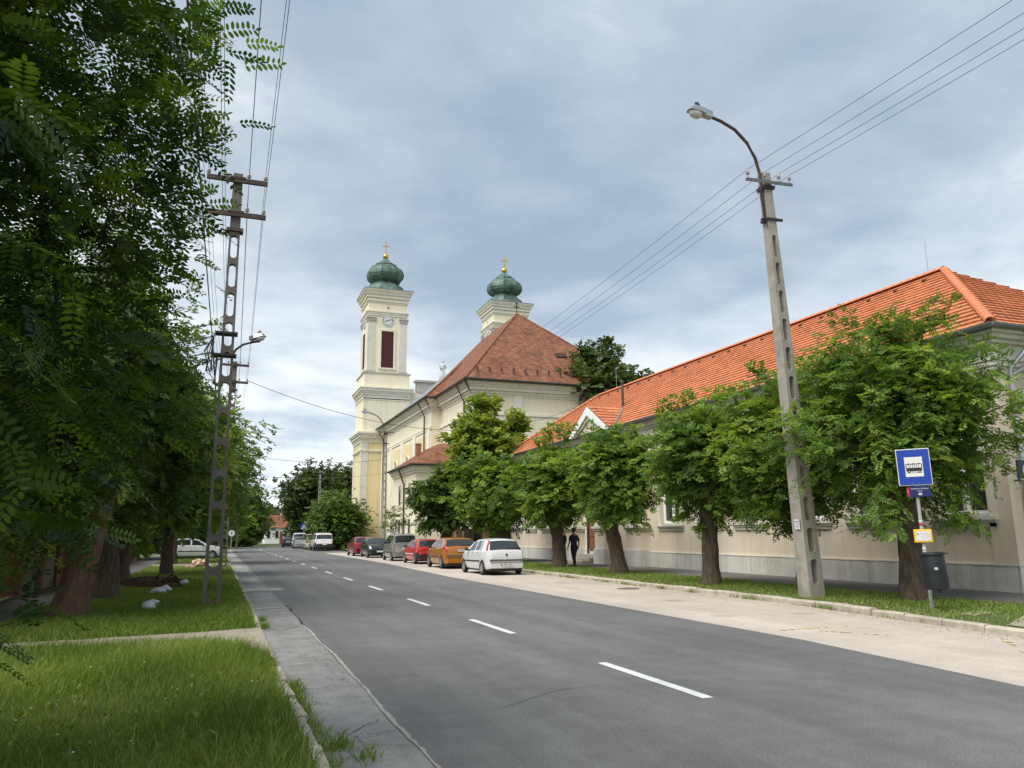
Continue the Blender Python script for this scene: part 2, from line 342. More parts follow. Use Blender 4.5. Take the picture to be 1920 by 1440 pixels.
M['leaf_near'] = leaf_mat('leaf_near', (0.010, 0.026, 0.007), (0.030, 0.068, 0.012), (0.115, 0.18, 0.022), 0.42, 1.8)  # leaf colours darkened, so the near crown's deep shade is partly in the colour
M['leaf_row'] = leaf_mat('leaf_row', (0.050, 0.100, 0.022), (0.118, 0.212, 0.038), (0.27, 0.36, 0.056), 0.42, 1.6)
M['leaf_deep'] = leaf_mat('leaf_deep', (0.030, 0.064, 0.016), (0.070, 0.130, 0.026), (0.15, 0.215, 0.040), 0.38, 1.6)
M['leaf_light'] = leaf_mat('leaf_light', (0.075, 0.125, 0.020), (0.16, 0.24, 0.036), (0.30, 0.36, 0.060), 0.42, 1.5)
M['leaf_oak'] = leaf_mat('leaf_oak', (0.030, 0.054, 0.018), (0.062, 0.100, 0.030), (0.12, 0.165, 0.050), 0.30, 1.4)
M['grass'] = leaf_mat('grass_blades', (0.090, 0.140, 0.018), (0.155, 0.250, 0.034), (0.34, 0.37, 0.11), 0.34, 1.4)
M['grass2'] = leaf_mat('short_grass', (0.095, 0.155, 0.022), (0.150, 0.240, 0.034), (0.28, 0.30, 0.11), 0.32, 1.4)

M['litter'] = leaf_mat('dry_leaf', (0.10, 0.065, 0.025), (0.20, 0.15, 0.06), (0.24, 0.26, 0.07), 0.1, 1.0)
def church_tile():
    m = mat('church_roof_tile', (0.170, 0.068, 0.038), 0.9, 0.30, 2.2, 0, col2=(0.245, 0.098, 0.050), coord='World', stain=0.7)
    nt = m.node_tree; N = nt.nodes; L = nt.links; b = N['Principled BSDF']
    g = N.new('ShaderNodeNewGeometry'); s = N.new('ShaderNodeSeparateXYZ'); L.new(g.outputs['Position'], s.inputs[0])
    w = N.new('ShaderNodeMath'); w.operation = 'MULTIPLY'; w.inputs[1].default_value = 1/0.19; L.new(s.outputs['Z'], w.inputs[0])
    f = N.new('ShaderNodeMath'); f.operation = 'FRACT'; L.new(w.outputs[0], f.inputs[0])
    bp = N.new('ShaderNodeBump'); bp.inputs['Strength'].default_value = 1.0; bp.inputs['Distance'].default_value = 0.05; bp.invert = True
    L.new(f.outputs[0], bp.inputs['Height']); L.new(bp.outputs[0], b.inputs['Normal'])
    n = N.new('ShaderNodeTexNoise'); n.inputs['Scale'].default_value = 1.0; n.inputs['Detail'].default_value = 3; mp = N.new('ShaderNodeMapping'); mp.inputs['Scale'].default_value = (2.2, 2.2, 5.3)
    L.new(g.outputs['Position'], mp.inputs[0]); L.new(mp.outputs[0], n.inputs['Vector'])
    r = N.new('ShaderNodeMapRange'); r.inputs[1].default_value = .3; r.inputs[2].default_value = .7; r.inputs[3].default_value = .65; r.inputs[4].default_value = 1.35; L.new(n.outputs['Fac'], r.inputs[0])
    src = b.inputs['Base Color'].links[0].from_socket; x = N.new('ShaderNodeMix'); x.data_type = 'RGBA'; x.blend_type = 'MULTIPLY'; x.inputs['Factor'].default_value = 1; L.new(src, x.inputs['A']); L.new(r.outputs[0], x.inputs['B']); L.new(x.outputs['Result'], b.inputs['Base Color'])
    return m
M['ctile'] = church_tile()

# ================================================================== ground, road, paths
def sheet(name, pts, z, m, kind='structure', nx=None):
    b = MB(); b.add([(p[0], p[1], z) for p in pts], [tuple(range(len(pts)))]); o = obj(name, b, m); return setp(o, kind=kind) if kind else o
def ribbon(left, right, z):
    b = MB(); n = len(left); b.add([(p[0], p[1], z) for p in left] + [(p[0], p[1], z) for p in right], [(i, n+i, n+i+1, i+1) for i in range(n-1)]); return b
sheet('ground', [(-1500, -400), (1500, -400), (1500, 2600), (-1500, 2600)], -0.03, M['soil'])
# street axis: straight to Y=95, then bending to the right
def street(off, ys):
    out = []
    R0 = 95.0
    for y in ys:
        if y <= 95: out.append((off, y))
        else:
            a = (y-95)/R0; out.append((4.75+R0-(R0-(off-4.75))*math.cos(a), 95+(R0-(off-4.75))*math.sin(a)))
    return out
YS = [-12, 0, 5, 10, 15, 20, 25, 30, 35, 40, 46, 55, 65, 75, 85, 95] + [95+4*k for k in range(1, 26)]
def rb(y):   # right boundary of the dark asphalt
    return float(np.interp(y, [0, 6, 10, 30, 46, 75, 95, 200], [7.6, 8.1, 8.55, 8.6, 9.25, 9.4, 9.2, 9.2]))
def kerbx(y): return float(np.interp(y, [-12, 5, 9, 14, 60, 200], [11.2, 11.3, 11.75, 12.45, 12.45, 12.45]))
lft = street(1.6, YS); rgt = [street(rb(y), [y])[0] for y in YS]
road = setp(obj('road', ribbon(lft, rgt, 0.0), M['asphalt']), kind='structure')
gut = setp(obj('gutter_strip', ribbon(street(0.80, YS), street(1.62, YS), -0.006), M['gutter']), kind='structure')
PY = [y for y in YS if y <= 75]
park = setp(obj('parking_strip', ribbon([(rb(y)-0.02, y) for y in PY], [(kerbx(y)+0.02, y) for y in PY], -0.008), M['parking']), kind='structure')
PY2 = [y for y in YS if y >= 75]
setp(obj('parking_lane', ribbon([street(rb(y)-0.02, [y])[0] for y in PY2], [street(12.47, [y])[0] for y in PY2], -0.010), M['walk']), kind='structure')
# pale concrete joint between gutter and carriageway, with ragged edges
b = MB(); ys = np.arange(3.5, 60, 0.12)
lx = 1.585 + 0.005*RNG.standard_normal(len(ys)) + 0.02*np.sin(ys*0.7) + .012*np.sin(ys*2.3); rx = lx + 0.038 + 0.007*RNG.standard_normal(len(ys)) + .012*np.sin(ys*1.9)
wob = np.clip((ys-14)/6, 0, 1)
keep = RNG.random(len(ys)) > 0.55*wob
for i in range(len(ys)-1):
    if keep[i]: b.add([(lx[i], ys[i], 0.005), (rx[i], ys[i], 0.005), (rx[i+1], ys[i+1], 0.005), (lx[i+1], ys[i+1], 0.005)], [(0, 1, 2, 3)])
setp(obj('paving_joint', b, M['joint'], road), kind='stuff')
# centre-line dashes
dl = [7.0 + 5.58*k for k in range(15)]
for k, y in enumerate([1.4] + dl):
    n = 6; ln = 2.35 if k < 3 else 2.15
    b = MB(); P = []
    Lf = [(4.67+random.uniform(-.004, .004), y + ln*i/n) for i in range(n+1)]; Rt = [(4.80+random.uniform(-.004, .004), y + ln*i/n + random.uniform(-.01, .01)) for i in range(n+1)]
    obj('lane_dash', ribbon(Lf, Rt, 0.004), M['white_paint'], road)
for k in range(12):
    y = 91 + 5.58*k; obj('lane_dash', ribbon(street(4.67, [y, y+1, y+2]), street(4.81, [y, y+1, y+2]), 0.004), M['white_paint'], road)
# worn yellow bus-stop zigzag on the parking strip
for pts in ([(9.06, 11.14), (10.61, 11.18)], [(9.51, 10.93), (10.18, 9.94)], [(11.26, 8.76), (10.17, 7.55)]):
    (x0, y0), (x1, y1) = pts; d = Vector((x1-x0, y1-y0, 0)).normalized(); q = Vector((-d.y, d.x, 0))*0.055
    n = 26; b = MB()
    for i in range(n):
        if random.random() < 0.42: continue
        a = i/n; c = (i+1)/n; w = random.uniform(0.5, 1.0)
        A = Vector((x0+(x1-x0)*a, y0+(y1-y0)*a, 0.0)); C = Vector((x0+(x1-x0)*c, y0+(y1-y0)*c, 0.0))
        b.add([A-q*w, C-q*w, C+q*w, A+q*w], [(0, 1, 2, 3)])
    obj('yellow_marking', b, M['yellow_paint'], park)
# cracks and a patch in the gutter and road
def crack(pts, w, m, par, z):
    b = MB(); L = []; Rr = []
    P = []
    for i in range(len(pts)-1):
        for k in range(8):
            t = k/8; P.append((pts[i][0]*(1-t)+pts[i+1][0]*t + random.uniform(-.025, .025), pts[i][1]*(1-t)+pts[i+1][1]*t + random.uniform(-.03, .03)))
    for i in range(len(P)-1):
        d = Vector((P[i+1][0]-P[i][0], P[i+1][1]-P[i][1], 0)).normalized(); q = (-d.y*w*random.uniform(.4, 1.2), d.x*w*random.uniform(.4, 1.2))
        L.append((P[i][0]+q[0], P[i][1]+q[1])); Rr.append((P[i][0]-q[0], P[i][1]-q[1]))
    obj('crack', ribbon(L, Rr, z), m, par)
crack([(0.82, 14.9), (1.2, 14.75), (1.6, 15.4)], 0.014, M['crack'], gut, 0.002)
crack([(1.6, 15.4), (1.62, 17.5), (1.66, 20.5)], 0.02, M['crack'], gut, 0.007)
crack([(1.15, 7.0), (1.6, 7.5)], 0.006, M['crack'], gut, 0.002)
crack([(1.2, 9.3), (1.6, 9.0)], 0.006, M['crack'], gut, 0.002)
crack([(2.7, 7.4), (3.4, 7.9), (4.2, 8.1)], 0.004, M['crack'], road, 0.003)
obj('repair_patch', ribbon([(0.84, 25.0), (0.86, 26.6)], [(2.05, 25.2), (2.0, 26.4)], 0.003), M['joint'], gut)
obj('repair_patch', ribbon([(0.90, 18.9), (0.95, 19.4)], [(1.5, 19.2), (1.35, 19.55)], 0.003), M['joint'], gut)

def blot(cx, cy, rx, ry, z, m, par, name, n=18, seed=0):
    rg = random.Random(seed); pts = [(cx+rx*math.cos(2*math.pi*k/n)*rg.uniform(.75, 1.15), cy+ry*math.sin(2*math.pi*k/n)*rg.uniform(.75, 1.15), z) for k in range(n)]
    obj(name, MB().add(pts, [tuple(range(n))]), m, par)
M['oil'] = ground_mat('oil_stained_asphalt', (0.110, 0.110, 0.110), 0.4, 0.2, None, 0.7); M['newpatch'] = ground_mat('newer_asphalt', (0.098, 0.098, 0.10), 0.5, 0.12, None, 0.85, (1.2, 24)); M['stained'] = ground_mat('stained_paving', (0.36, 0.32, 0.275), 0.25, 0.2, None, 0.9)
for k, (cx, cy, rx, ry) in enumerate(((6.8, 24, .12, 1.0), (3.1, 20.5, .10, .8), (2.3, 9.5, .06, .14))): blot(cx, cy, rx, ry, .0025, M['oil'], road, 'oil_stain', 18, k)
for k, (cx, cy, rx, ry) in enumerate(((11.0, 24.5, .25, .5), (10.7, 17.0, .3, .25), (11.3, 13.2, .22, .3), (10.2, 22.0, .15, .6), (9.6, 13.5, .3, .2))): blot(cx, cy, rx, ry, -.0055, M['stained'], park, 'stain', 16, 40+k)
# left verge, paths across it, footpath behind
sheet('verge', [(-2.9, -10), (0.72, -10), (0.72, 140), (-3.2, 140)], 0.055, M['soil'])
sheet('turf', [(-40, -10), (-2.9, -10), (-3.2, 140), (-40, 140)], 0.050, M['soil'])
sheet('footpath', [(-4.9, 16), (-3.3, 16), (-3.3, 140), (-4.9, 140)], 0.062, M['walk'])
def path(pts, z, m=M['dirt'], name='dirt_path'): return sheet(name, pts, z, m)
def ragged(x0, x1, f0, f1, n=26, j=0.05):
    lo = [(x0+(x1-x0)*i/n, f0(x0+(x1-x0)*i/n)+random.uniform(-j, j)) for i in range(n+1)]
    hi = [(x0+(x1-x0)*i/n, f1(x0+(x1-x0)*i/n)+random.uniform(-j, j)) for i in range(n+1)]
    return lo + hi[::-1]
path(ragged(-4.0, 0.80, lambda x: float(np.interp(x, [-4, -2, -1, 0, 0.8], [13.75, 13.55, 13.1, 12.6, 11.0])), lambda x: float(np.interp(x, [-4, -2, -1, 0, 0.8], [14.1, 14.2, 14.35, 14.5, 14.7]))), 0.070)
path(ragged(-3.4, 0.80, lambda x: 28.6+0.2*x, lambda x: 29.3+0.2*x, 26, 0.12), 0.068)
path(ragged(-3.4, 0.80, lambda x: 46.0, lambda x: 50.5+0.2*x, 26, 0.25), 0.068)
# right verge and footpath
RV = [-12, 5, 9, 14, 20, 30, 40, 60, 75, 95]
setp(obj('verge', ribbon([(kerbx(y)+0.10, y) for y in RV], [(15.6, y) for y in RV], 0.10), M['soil']), kind='structure')
setp(obj('footpath', ribbon([(15.55, y) for y in RV], [(18.9, y) for y in RV], 0.106), M['walk']), kind='structure')
sheet('churchyard', [(18.5, 49), (60, 49), (60, 130), (14.9, 130), (14.9, 62)], 0.09, M['soil'])
setp(obj('verge', ribbon([street(12.6, [y])[0] for y in YS if y >= 75], [street(17.5, [y])[0] for y in YS if y >= 75], 0.085), M['soil']), kind='structure')
path([(14.3, 7.2), (16.0, 7.4), (16.0, 10.2), (13.9, 10.35), (12.2, 9.4), (11.9, 8.0)], 0.112)
obj('bare_patch', MB().add([(12.9, 10.6, 0.114), (13.9, 10.8, 0.114), (13.7, 11.15, 0.114), (13.0, 11.0, 0.114)], [(0, 1, 2, 3)]), M['dirt'], bpy.data.objects['verge'])

# kerbs: individual stones
def kerb_row(name, xs, y0, y1, h, w, zb, length, m, tilt=0.02, skip=()):
    root = empty(name, (xs(y0), y0, 0), kind='structure')
    metas = []
    for v in range(4):
        b = MB(); L = length*0.492
        b.add([(-w/2, -L, zb), (w/2, -L, zb), (w/2, L, zb), (-w/2, L, zb), (-w/2+.02, -L, h-.004*v), (w/2-.005, -L, h), (w/2-.005, L, h-.006), (-w/2+.02+.008*v, L, h-.003*v), (-w/2, -L, h-.03), (-w/2, L, h-.035)],
              [(3, 2, 1, 0), (4, 5, 6, 7), (0, 1, 5, 4, 8), (1, 2, 6, 5), (2, 3, 9, 7, 6), (3, 0, 8, 9), (8, 4, 7, 9)])
        me = b.mesh('kerb_stone'); me.materials.append(m); metas.append(me)
    y = y0 + length/2
    while y < y1:
        if not any(a <= y <= c for a, c in skip):
            o = bpy.data.objects.new('kerb_stone', random.choice(metas)); link(o, root)
            x = xs(y); dx = (xs(y+.5)-xs(y-.5))
            o.location = (x-xs(y0)+random.uniform(-.012, .012), y-y0, random.uniform(-.012, .008)); o.rotation_euler = (random.uniform(-tilt, tilt)*.5, random.uniform(-tilt, tilt), -dx+random.uniform(-tilt, tilt)*.6)
        y += length
    return root
kerb_row('kerb', lambda y: kerbx(y)+0.08, 4.0, 76.0, 0.125, 0.17, -0.05, 0.92, M['kerb'], 0.03)
kerb_row('kerb', lambda y: 0.76, 3.6, 62.0, 0.085, 0.12, -0.08, 0.95, M['kerb'], 0.05, skip=((10.4, 14.9), (28.2, 29.6), (46, 50.5)))

# ------------------------------------------------------------------ grass
def blades(name, x, y, z0, h, w, lean, var, m, label):
    n = len(x); th = RNG.random(n)*2*np.pi; ct, st = np.cos(th), np.sin(th); la = RNG.random(n)*2*np.pi
    lx, ly = np.cos(la)*lean*h, np.sin(la)*lean*h
    V = np.zeros((n, 5, 3))
    V[:, 0] = np.stack([x-ct*w, y-st*w, z0], 1); V[:, 1] = np.stack([x+ct*w, y+st*w, z0], 1)
    V[:, 2] = np.stack([x+ct*w*.7+lx*.35, y+st*w*.7+ly*.35, z0+h*.55], 1); V[:, 3] = np.stack([x-ct*w*.7+lx*.35, y-st*w*.7+ly*.35, z0+h*.55], 1)
    V[:, 4] = np.stack([x+lx, y+ly, z0+h*(1-.25*lean)], 1)
    base = (np.arange(n)*5)[:, None]
    loops = np.concatenate([base+np.array([[0, 1, 2, 3, 3, 2, 4]])], 1).ravel()
    starts = (np.arange(n)[:, None]*7+np.array([[0, 4]])).ravel()
    o = obj(name, np_mesh(name, V.reshape(-1, 3), loops, starts, np.repeat(var, 5)), m)
    return setp(o, label, 'grass', kind='stuff')
def fade(p): return p
def lowfreq(x, y): return 0.5+0.25*np.sin(x*1.3+y*.7)+0.25*np.sin(x*.6-y*1.1+1.3)
def scatter(x0, x1, y0, y1, n):
    return x0+(x1-x0)*RNG.random(n), y0+(y1-y0)*RNG.random(n)
# near left, long and dense
x, y = scatter(-4.2, 0.74, 3.0, 14.0, 125000)
fpath = np.interp(x, [-4, -2, -1, 0, 0.8], [13.75, 13.55, 13.1, 12.6, 11.0])
k = (y < fpath+0.1*RNG.standard_normal(len(x))) & (RNG.random(len(x)) < np.clip(1.25-y/16, .3, 1)) & ((x/np.maximum(y, 1)) > -0.34)
x, y = x[k], y[k]; lf = lowfreq(x, y)
h = (0.05+0.20*lf**1.5+0.10*RNG.random(len(x)))*np.where(x > .55, .75, 1); blades('long_grass', x, y, np.full(len(x), .05), h, 0.0028+0.0025*RNG.random(len(x)), 0.25+0.7*RNG.random(len(x)), np.clip(.15+.50*lowfreq(x*2.3, y*1.9)+.24*RNG.standard_normal(len(x)), 0, 1), M['grass'], 'long uncut green grass filling the near left verge')
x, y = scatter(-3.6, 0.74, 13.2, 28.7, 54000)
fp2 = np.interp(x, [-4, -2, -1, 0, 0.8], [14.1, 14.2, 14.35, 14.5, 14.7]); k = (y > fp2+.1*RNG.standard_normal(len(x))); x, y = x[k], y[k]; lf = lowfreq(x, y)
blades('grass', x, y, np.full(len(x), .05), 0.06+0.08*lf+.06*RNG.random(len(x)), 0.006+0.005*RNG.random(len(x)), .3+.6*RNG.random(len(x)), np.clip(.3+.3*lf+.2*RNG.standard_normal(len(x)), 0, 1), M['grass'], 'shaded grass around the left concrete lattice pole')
x, y = scatter(-3.3, 0.74, 29.2, 75, 36000); k = (y < 46) | (y > 50.5); x, y = x[k], y[k]
blades('grass', x, y, np.full(len(x), .05), .06+.08*RNG.random(len(x)), .010+.006*RNG.random(len(x)), .4+.5*RNG.random(len(x)), np.clip(.6+.22*RNG.standard_normal(len(x)), 0, 1), M['grass2'], 'bright mown grass on the left verge beyond the pole')
x, y = scatter(11.4, 15.75, 6.5, 60, 98000); kx = np.interp(y, [-12, 5, 9, 14, 60], [11.2, 11.3, 11.75, 12.45, 12.45])+.16
k = (x > kx) & (RNG.random(len(x)) < np.clip(1.3-y/60, .35, 1)); k &= ~((y < 10.6) & (RNG.random(len(x)) < .75)); x, y = x[k], y[k]; lf = lowfreq(x*1.7, y*1.7)
edge = np.clip((x-np.interp(y, [5, 9, 14, 60], [11.3, 11.75, 12.45, 12.45]))/1.4, 0, 1); k = RNG.random(len(x)) < .25+.75*np.clip(edge*1.3+.5*(lf-.5), 0, 1); x, y, lf, edge = x[k], y[k], lf[k], edge[k]
blades('grass', x, y, np.full(len(x), .10), .03+.05*RNG.random(len(x))*(.5+.5*edge)+.02*lf, .006+.005*RNG.random(len(x))+y*.00012, .4+.6*RNG.random(len(x)), np.clip(.55+.35*(1-edge)+.2*RNG.standard_normal(len(x)), 0, 1), M['grass2'], 'short mown grass under the row of trees on the right')
x, y = scatter(10, 20, 75, 110, 16000); k = x > 12.7; x, y = x[k], y[k]
blades('grass', x, y, np.full(len(x), .08), .08+.08*RNG.random(len(x)), .02+.01*RNG.random(len(x)), .4+.5*RNG.random(len(x)), np.clip(.55+.2*RNG.standard_normal(len(x)), 0, 1), M['grass2'], 'lawn beside the church tower')
# weeds along the kerbs
x, y = [], []
for cx, cy, n in ([(0.86, 5.2+.45*i, 70) for i in range(10)] + [(0.86, 15.2, 260), (1.0, 6.6, 90), (1.15, 6.2, 60), (.9, 16.5, 120), (.85, 9.0, 150)]):
    x += list(cx+.05*RNG.standard_normal(n)); y += list(cy+.10*RNG.standard_normal(n))
for i in range(34):
    cy = 7+random.random()*25; n = random.choice([8, 15, 30, 60]); x += list(kerbx(cy)-.02+.035*RNG.standard_normal(n)); y += list(cy+.14*RNG.standard_normal(n))
x, y = np.array(x), np.array(y)
setp(blades('weeds', x, y, np.full(len(x), -.005), .05+.11*RNG.random(len(x)), .004+.003*RNG.random(len(x)), .5+.6*RNG.random(len(x)), np.clip(.5+.25*RNG.standard_normal(len(x)), 0, 1), M['grass2'], 'scattered weeds sprouting along the foot of the kerbs'), cat='weeds')
# broad-leaved weeds among the near grass, fallen leaves by the right kerb
x, y = scatter(-2.8, .60, 4.2, 10.5, 260); Pw, Dw = [], []
for a, c in zip(x, y):
    for q in range(6):
        an = random.random()*6.28; Pw.append((a, c, .06+.05*random.random())); Dw.append((math.cos(an)*.7, math.sin(an)*.7, .55+.5*random.random()))
def kites(P, D, ln, wd, var, name, m, label, cat):
    P, D = np.array(P), np.array(D); D = D/np.linalg.norm(D, axis=1, keepdims=True); n = len(P); S = np.cross(D, np.array([0, 0, 1.0])); S /= np.maximum(np.linalg.norm(S, axis=1, keepdims=True), 1e-6); ln = ln*(.6+.8*RNG.random(n))
    V = np.stack([P, P+D*(ln*.55)[:, None]+S*(ln*wd)[:, None], P+D*ln[:, None]-np.array([0, 0, .12])*ln[:, None], P+D*(ln*.55)[:, None]-S*(ln*wd)[:, None]], 1).reshape(-1, 3)
    return setp(obj(name, np_mesh(name, V, np.arange(4*n), np.arange(0, 4*n, 4), np.repeat(var, 4)), m), label, cat, kind='stuff')
kites(Pw, Dw, .085, .17, np.clip(.45+.25*RNG.standard_normal(len(Pw)), 0, 1), 'broad_weeds', M['grass'], 'broad-leaved weeds growing among the near left grass', 'weeds')
n = 1500; y = 6+28*RNG.random(n)**1.3; x = np.interp(y, [5, 9, 14, 60], [11.3, 11.75, 12.45, 12.45])-.03-np.abs(.35*RNG.standard_normal(n)); an = RNG.random(n)*6.28
kites(np.stack([x, y, np.full(n, .001)], 1), np.stack([np.cos(an), np.sin(an), .12+.1*RNG.random(n)], 1), .035, .28, np.clip(.6+.3*RNG.standard_normal(n), 0, 1), 'leaf_litter', M['litter'], 'dry fallen leaves scattered along the foot of the right kerb', 'leaf litter')
# seed stalks and small white flowers in the near grass
x, y = scatter(-2.6, .7, 4.2, 12.5, 700); blades('dry_stalks', x, y, np.full(len(x), .06), .28+.18*RNG.random(len(x)), .0018+.001*RNG.random(len(x)), .25+.4*RNG.random(len(x)), np.clip(.9+.1*RNG.standard_normal(len(x)), 0, 1), M['grass2'], 'thin pale seed stalks standing in the near grass')
b = MB()
for i in range(28):
    fx, fy = random.uniform(-2.5, .6), random.uniform(4.2, 11); fz = random.uniform(.16, .27); r = random.uniform(.006, .011)
    b.lathe([(r*.3, fz), (r, fz+.004), (r*.6, fz+.009)], 6, (fx, fy, 0))
setp(obj('small_flowers', b, M['whitestone']), 'tiny white flowers dotted through the near left grass', 'flowers', kind='stuff')

# ================================================================== church
CH = empty('church', (18.4, 92, 0), 'cream baroque church with two green-domed towers and red tiled roof', 'church')
CX1, CX2, CY = 18.4, 34.9, 95.0
def bands(b, c, hs, z0, zs, proj):     # stepped moulding round a square shaft
    z = z0
    for dz, p in zip(zs, proj):
        b.box(c[0]-hs-p, c[0]+hs+p, c[1]-hs-p, c[1]+hs+p, z, z+dz); z += dz
    return b
def tower(cx, full):
    c = (cx, CY); p = CH
    t = obj('tower', MB().box(cx-2.9, cx+2.9, CY-2.9, CY+2.9, 0, 12.6), M['yellow'], p)
    b = MB()
    for sx in (-1, 1):
        for sy in (-1, 1): b.box(cx+sx*2.55-.42, cx+sx*2.55+.42, CY+sy*2.55-.42, CY+sy*2.55+.42, 0.1, 12.55)
    obj('corner_pilasters', b, M['trim'], t)
    obj('string_course', bands(MB(), c, 2.9, 11.35, (.16, .16), (.10, .18)), M['cream'], t)
    obj('cornice', bands(MB(), c, 2.9, 12.55, (.3, .25, .3, .18, .22), (.12, .22, .38, .52, .62)), M['ctrim'], t)
    obj('mid_shaft', MB().box(cx-2.86, cx+2.86, CY-2.86, CY+2.86, 13.8, 18.0), M['cream'], t)
    obj('cornice', bands(MB(), c, 2.86, 17.75, (.12, .5, .28, .2, .3, .16), (.06, .0, .12, .24, .38, .5)), M['ctrim'], t)
    obj('pedestal', MB().box(cx-2.8, cx+2.8, CY-2.8, CY+2.8, 19.3, 21.1), M['cream'], t)
    obj('ledge', MB().box(cx-2.92, cx+2.92, CY-2.92, CY+2.92, 21.1, 21.22), M['stone'], t)
    obj('belfry', MB().box(cx-2.42, cx+2.42, CY-2.42, CY+2.42, 21.22, 30.6), M['cream'], t)
    for sx in (-1, 1):
        for sy in (-1, 1):
            x0, y0 = cx+sx*2.02, CY+sy*2.02
            obj('pilaster', MB().box(x0-.46, x0+.46, y0-.46, y0+.46, 21.22, 27.7), M['trim'], t)
            obj('capital', MB().box(x0-.5, x0+.5, y0-.5, y0+.5, 27.7, 27.85).box(x0-.54, x0+.54, y0-.54, y0+.54, 27.86, 28.15).box(x0-.6, x0+.6, y0-.6, y0+.6, 28.16, 28.3), M['stone'], t)
            obj('pilaster_base', MB().box(x0-.56, x0+.56, y0-.56, y0+.56, 21.23, 21.5), M['stone'], t)
    obj('architrave', bands(MB(), c, 2.42, 28.55, (.22, .22, .16), (.1, .16, .26)), M['ctrim'], t)
    obj('top_cornice', bands(MB(), c, 2.42, 30.2, (.2, .16, .3, .4, .28, .18, .16), (.08, .18, .12, .30, .46, .58, .66)), M['ctrim'], t)
    obj('roof_edge', bands(MB(), c, 2.42, 31.885, (.06,), (.72,)), M['grey_metal'], t)
    for d in ('front', 'side'):
        def place(b):   # geometry is drawn on the -Y face, turned to -X for the side
            if d == 'side': b.xf(Matrix.Translation((cx, CY, 0)) @ Matrix.Rotation(-math.pi/2, 4, 'Z'))
            else: b.xf(Matrix.Translation((cx, CY, 0)))
            return b
        f = -2.42
        fr = MB().box(-1.0, -.77, f-.1, f+.02, 21.9, 26.85).box(.77, 1.0, f-.1, f+.02, 21.9, 26.85).box(-.77, .77, f-.1, f+.02, 26.6, 26.85).box(-1.12, 1.12, f-.2, f+.02, 21.72, 21.9)
        w = obj('louvre_window', place(fr), M['ctrim'], t)
        obj('dark_opening', place(MB().box(-.77, .77, f-.004, f+.02, 21.9, 26.6)), M['brown_metal'], t)
        obj('mullion', place(MB().box(-.04, .04, f-.075, f, 21.9, 26.6)), M['louvre'], t)
        for i in range(22):
            z = 21.95+i*.211
            for s in (-1, 1):
                q = MB().box(min(.045*s, .76*s), max(.045*s, .76*s), -.05, .05, -.012, .012)
                q.xf(Matrix.Translation((0, f-.045, z+.08)) @ Matrix.Rotation(R(48), 4, 'X'))
                obj('louvre_slat', place(q), M['louvre'], t)
        ck = obj('clock', place(MB().lathe([(.80, 0), (.80, .05), (.74, .07), (.74, .06)], 32, (0, 0, 0), 0, 'y').xf(Matrix.Translation((0, f-.075, 28.02)))), M['signwhite'], t, 30)
        for k in range(12):
            a = k*math.pi/6; nb = MB(); n = 3 if k % 3 else 4
            for j in range(n):
                o_ = (j-(n-1)/2)*.055; nb.box(o_-.014, o_+.014, -.012, 0, .53, .69)
            nb.xf(Matrix.Translation((0, f-.08, 28.02)) @ Matrix.Rotation(a, 4, 'Y')); obj('numeral', place(nb), M['ink'], t)
        for ln, wd, ang, yy in ((.44, .034, R(-112), .10), (.64, .026, R(72), .12)):
            obj('clock_hand', place(MB().prism([(-wd, -.12), (wd, -.12), (wd*.5, ln), (-wd*.5, ln)], -.01, .01, 'y').xf(Matrix.Translation((0, f-yy, 28.02)) @ Matrix.Rotation(ang, 4, 'Y'))), M['ink'], t)
        obj('vent', place(MB().box(-.3, .3, f-.03, f+.01, 29.5, 29.95)), M['ctrim'], t); obj('vent_hole', place(MB().box(-.1, .1, f-.036, f, 29.56, 29.78)), M['dark'], t)
    s = 1/math.cos(math.pi/8)
    z = 32.45
    prof = [(2.85*s, z-.53), (2.62*s, z-.40), (2.38*s, z-.1), (2.2*s, z+.2), (2.1*s, z+.5), (1.66*s, z+.80), (1.48*s, z+1.08), (1.60*s, z+1.18), (1.88*s, z+1.35), (2.14*s, z+1.7), (2.24*s, z+2.1), (2.17*s, z+2.5), (1.95*s, z+2.95), (1.5*s, z+3.3), (1.28*s, z+3.45), (1.34*s, z+3.5), (1.30*s, z+3.6), (.95*s, z+3.8), (.6*s, z+4.05), (.36*s, z+4.3), (.28*s, z+4.45)]
    dm = obj('dome', MB().lathe(prof, 8, (cx, CY, 0), math.pi/8), M['copper'], p)
    rb_ = MB()
    for k in range(8):
        a = math.pi/8+k*math.pi/4; rb_.tube([(cx+(r+.01)*math.cos(a), CY+(r+.01)*math.sin(a), zz_) for r, zz_ in prof], .045, 5)
    obj('dome_ribs', rb_, M['copper'], dm, 40)
    zb = z+4.45
    obj('gilt_ball', MB().lathe([(.05, zb-.08), (.16, zb-.02), (.2, zb+.05)] + [(.40*math.sin(a), zb+.40-.40*math.cos(a)) for a in [R(q) for q in range(30, 176, 12)]], 16, (cx, CY, 0)), M['gold'], dm, 60)
    zc = zb+.78
    obj('gilt_cross', MB().box(cx-.07, cx+.07, CY-.06, CY+.06, zc, zc+1.6).box(cx-.48, cx-.075, CY-.05, CY+.05, zc+.98, zc+1.12).box(cx+.075, cx+.48, CY-.05, CY+.05, zc+.98, zc+1.12).box(cx-.02, cx+.02, CY-.02, CY+.02, zc+1.6, zc+1.95), M['gold'], dm)
tower(CX1, True); tower(CX2, True)
